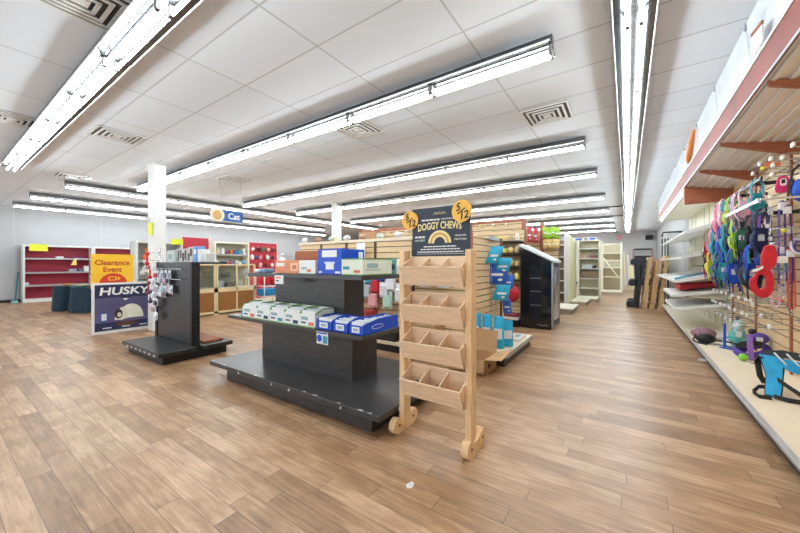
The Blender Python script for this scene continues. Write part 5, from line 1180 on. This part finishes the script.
leash('salmon leash hanging right of the red vest', (1.36, 4.98, 1.56), .62, .026, web(226, 104, 98), .4, None, .02)
leash('lilac leash with flowers hung above the salmon one', (1.36, 5.0, 1.8), .5, .02, web(190, 140, 190), .2)
leash('cream leash hung behind the dark harnesses on the near hooks', (1.27, 5.2, 2.02), .5, .02, web(236, 216, 210), .2, None, -.04)
leash('blue leash hung between the pink and salmon leashes', (1.3, 4.96, 1.5), .2, .03, web(50, 140, 206), .2)
b = MB(); b.ball((1.31, 4.96, 1.74), .024, C(216, 216, 70), (1, 1, 1), 10, 7); tag(b.build('yellow_tennis_charm'), 'small yellow ball hanging among the purple leashes', 'ball')
T = thing('ring_harness', 'white and purple ring harness hung at the right edge', 'dog harness', (1.41, 4.98, 1.68))
b = MB(T); b.tube([(1.41+.045*math.cos(2*PI*k/16), 4.98+.02*math.sin(2*PI*k/16), 1.58+.075*math.sin(2*PI*k/16)) for k in range(16)], .012, C(226, 220, 236), 7, closed=True); b.build('ring')
b = MB(T); b.tube([(1.415+.03*math.cos(2*PI*k/16), 4.965, 1.575+.05*math.sin(2*PI*k/16)) for k in range(16)], .009, web(80, 60, 140), 6, closed=True); b.build('lining')
b = MB(T); b.tube([(1.515, 4.98, 1.67), (1.41, 4.98, 1.66), (1.4, 4.98, 1.675)], .005, CHROME); b.build('hook')
T = thing('dark_coat', 'dark navy dog coat hanging at the right edge above the base', 'coat', (1.48, 4.9, 1.1))
b = MB(T); b.ball((1.47, 4.86, .9), .07, mat('navy_padding', (34, 44, 70), .7, var=.2), (.6, 1, 2.4), 10, 8, .05); b.build('body')
b = MB(T); b.strap([(1.47, 4.86, 1.05), (1.47, 4.88, 1.14), (1.5, 4.88, 1.16)], .03, .01, BUCK); b.build('loop')

# ------------------------------------------------------------------ things on the base
TEALH = mat('bright_teal_padding', (30, 158, 206), .5, var=.12, scale=14, bump=.2)
T = thing('padded_harness', 'bright teal padded harness with black straps on the near base', 'dog harness', (1.18, 4.6, DZ))
b = MB(T)
def sheet(b, pts, wd, w, th, m): b.strap(pts, w, th, m, wd)
sheet(b, [(1.10, 4.42, .19), (1.12, 4.48, .25), (1.15, 4.58, .33), (1.165, 4.68, .42), (1.165, 4.75, .49)], (1, -.25, 0), [.09, .10, .10, .13, .15], .03, TEALH); b.build('chest_pad')
b = MB(T); sheet(b, [(1.105, 4.432, .185), (1.125, 4.492, .25), (1.155, 4.592, .33), (1.17, 4.692, .42), (1.17, 4.765, .495)], (1, -.25, 0), [.105, .115, .115, .15, .175], .016, BUCK); b.build('pad_trim')
b = MB(T); sheet(b, [(1.2, 4.7, .46), (1.27, 4.66, .44), (1.34, 4.56, .43), (1.44, 4.52, .40)], (0, .2, 1), [.06, .1, .12, .1], .04, TEALH); b.build('back_pad')
b = MB(T)
sheet(b, [(1.09, 4.72, .48), (1.08, 4.76, .42), (1.08, 4.68, .3), (1.09, 4.58, .26)], (1, 0, 0), .045, .012, BUCK); b.build('shoulder_strap')
b = MB(T); sheet(b, [(1.1, 4.5, .25), (1.03, 4.5, .24), (.98, 4.44, .2), (1.0, 4.36, .185), (1.08, 4.36, .185)], (0, .5, 1), .035, .01, BUCK); b.build('leg_loop')
b = MB(T); sheet(b, [(1.1, 4.38, .2), (1.18, 4.36, .19), (1.28, 4.36, .19), (1.4, 4.4, .2)], (0, .5, 1), .04, .01, BUCK); b.build('girth_strap')
b = MB(T); sheet(b, [(1.15, 4.5, .33), (1.24, 4.44, .26), (1.32, 4.4, .2)], (0, .5, 1), .045, .012, BUCK); b.build('girth_strap')
b = MB(T); sheet(b, [(1.14, 4.78, .5), (1.25, 4.72, .53), (1.36, 4.6, .53), (1.46, 4.55, .5)], (0, .3, 1), .07, .03, BUCK); b.build('handle_strap')
b = MB(T)
for k in range(4): b.tube([(1.15+.08*k, 4.58, .56), (1.2+.08*k, 4.48, .48)], .008, C(210, 214, 220), 5)
b.build('trim')
b = MB(); b.ball((1.43, 4.52, DZ+.08), .08, C(206, 214, 60), (1, 1, 1), 10, 8); tag(b.build('yellow_toy'), 'yellow-green toy behind the teal harness at the right edge', 'toy')
PUR = mat('purple_padding', (84, 60, 150), .6, var=.2, scale=12, bump=.2)
T = thing('padded_harness', 'purple and black padded harness standing on the base by a green ball', 'dog harness', (1.36, 6.15, DZ))
b = MB(T); b.tube([(1.35+.13*math.cos(2*PI*k/18), 6.15+.1*math.sin(2*PI*k/18), .275+.06*math.sin(2*PI*k/18+.8)) for k in range(18)], [.038+.025*max(0, math.sin(2*PI*k/18-.6)) for k in range(18)], PUR, 8, closed=True); b.build('body_ring')
b = MB(T); b.strap([(1.21, 6.17, .3), (1.24, 6.1, .34), (1.31, 6.05, .38), (1.42, 6.06, .38)], [.05, .07, .08, .06], .03, BUCK, (0, .3, 1)); b.build('front_pad')
b = MB(T); b.strap([(1.31, 6.0, .172), (1.30, 6.0, .3), (1.295, 6.02, .5)], .055, .012, web(150, 110, 190), (1, 0, 0)); b.build('webbing_strap')
b = MB(T); b.ball((1.42, 6.15, .44), .08, PUR, (1.1, .8, .9), 10, 7, .05); b.ball((1.36, 6.2, .51), .042, BUCK, (1, 1, 1), 8, 6); b.build('pad')
b = MB(T); b.box(1.37, 1.43, 6.08, 6.085, .4, .46, WHITE); b.build('label')
b = MB(); b.ball((1.22, 5.93, DZ+.046), .047, C(140, 214, 60), (1, 1, .97), 14, 10); tag(b.build('green_ball'), 'bright green ball on the cream base beside the purple harness', 'ball')
b = MB(); b.ball((1.33, 5.8, DZ+.026), .04, C(90, 80, 84), (1.2, 1, .62), 9, 6, .1); b.tube([(1.26, 5.8, DZ+.012), (1.36, 5.72, DZ+.02)], .01, CHROME); tag(b.build('metal_buckle'), 'small dark metal buckle cluster under the purple strap', 'buckle')
T = thing('mint_pack', 'mint and white dog backpack standing at the back of the base', 'dog pack', (1.36, 6.9, DZ))
MNT = mat('mint_pack_fabric', (120, 190, 182), .6, var=.4, scale=22, bump=.2)
b = MB(T); b.ball((1.36, 6.9, DZ+.13), .125, MNT, (.9, .8, 1.05), 12, 9, .08); b.build('body')
b = MB(T); b.ball((1.37, 6.9, DZ+.31), .085, mat('pale_mesh', (196, 214, 214), .6, var=.4, scale=30), (.9, .7, 1.1), 10, 7, .1); b.build('top')
b = MB(T); b.tube([(1.26+.08*math.cos(2*PI*k/14), 6.76, DZ+.085+.075*math.sin(2*PI*k/14)) for k in range(14)], .011, C(70, 190, 190), 6, closed=True); b.build('loop')
b = MB(T); b.ball((1.36, 6.9, DZ+.42), .03, BUCK, (1, 1, 1), 7, 5); b.build('cap')
b = MB(T); b.box(1.32, 1.38, 6.79, 6.8, DZ+.16, DZ+.24, WHITE); b.build('label')
BL = C(28, 70, 200)
T = thing('blue_stand', 'blue plastic post standing on a flat blue foot on the base', 'stand', (1.1, 6.6, DZ))
b = MB(T); b.box(1.155, 1.185, 6.6, 6.62, DZ+.012, DZ+.37, BL, .003); b.build('post')
b = MB(T); b.hexa([(1.12,6.66,DZ),(1.14,6.7,DZ),(1.33,6.56,DZ),(1.31,6.52,DZ),(1.12,6.66,DZ+.012),(1.14,6.7,DZ+.012),(1.33,6.56,DZ+.012),(1.31,6.52,DZ+.012)], BL); b.build('foot')
T = thing('black_muzzle', 'black and plaid bundle of dog gear lying on the base edge', 'dog gear', (1.02, 7.0, DZ))
b = MB(T); b.ball((1.0, 6.9, DZ+.075), .09, mat('black_mesh', (34, 34, 38), .7, var=.3, scale=40), (1.3, 1, .8), 10, 7, .1); b.build('black_pouch')
b = MB(T); b.ball((1.04, 7.3, DZ+.09), .13, mat('plaid_fabric', (150, 110, 120), .8, var=.5, scale=34), (1.2, 1.3, .68), 11, 7, .12); b.build('plaid_pouch')
b = MB(T); b.strap([(.91, 7.05, DZ+.1), (.87, 7.0, DZ+.02), (.9, 6.85, DZ-.0+.012), (1.0, 6.75, DZ+.012)], .03, .008, BUCK, (0, .4, 1)); b.build('strap')
b = MB(T); b.strap([(1.1, 7.0, DZ+.04), (1.22, 6.9, DZ+.06), (1.36, 6.8, DZ+.05)], .025, .008, BUCK, (0, .4, 1)); b.strap([(1.1, 6.85, DZ+.012), (1.25, 6.7, DZ+.014), (1.36, 6.64, DZ+.014)], .025, .008, C(120, 120, 126), (0, .4, 1)); b.build('loose_strap')
# far base clutter
b = MB(); b.box(1.05, 1.4, 7.45, 7.9, DZ+.001, DZ+.03, C(222, 224, 222), .004); tag(b.build('white_board'), 'flat pale panel lying at the far end of the cream base', 'panel')
b = MB(); b.prism([(-1.205, 1.685), (-1.18, 1.66), (-1.155, 1.68), (-1.165, 1.725), (-1.19, 1.735)], 'z', .0005, .0025, WHITE); o = b.build('paper_scrap'); tag(o, 'small white paper scrap lying on the floor in front of the rack', 'paper')
o.location = (.05, .06, 0)

# ------------------------------------------------------------------ camera, daylight, exposure
cam = bpy.data.cameras.new('camera'); co = bpy.data.objects.new('camera', cam); COL.objects.link(co)
co.location = (0, 0, 1.4); co.rotation_euler = (PI/2, 0, math.radians(34.5)); cam.sensor_width = 36; cam.lens = 36*330/800; cam.shift_y = -2.5/800; cam.clip_end = 200; cam.clip_start = .05
S.camera = co
w = bpy.data.worlds.new('daylight'); S.world = w; w.use_nodes = True
n = w.node_tree.nodes; l = w.node_tree.links; bg = n['Background']; bg.inputs['Color'].default_value = (.88, .95, 1, 1); bg.inputs['Strength'].default_value = 2.2
S.view_settings.view_transform = 'Standard'; S.view_settings.look = 'None'; S.view_settings.gamma = 1; S.view_settings.use_curve_mapping = False; S.view_settings.exposure = -0.06
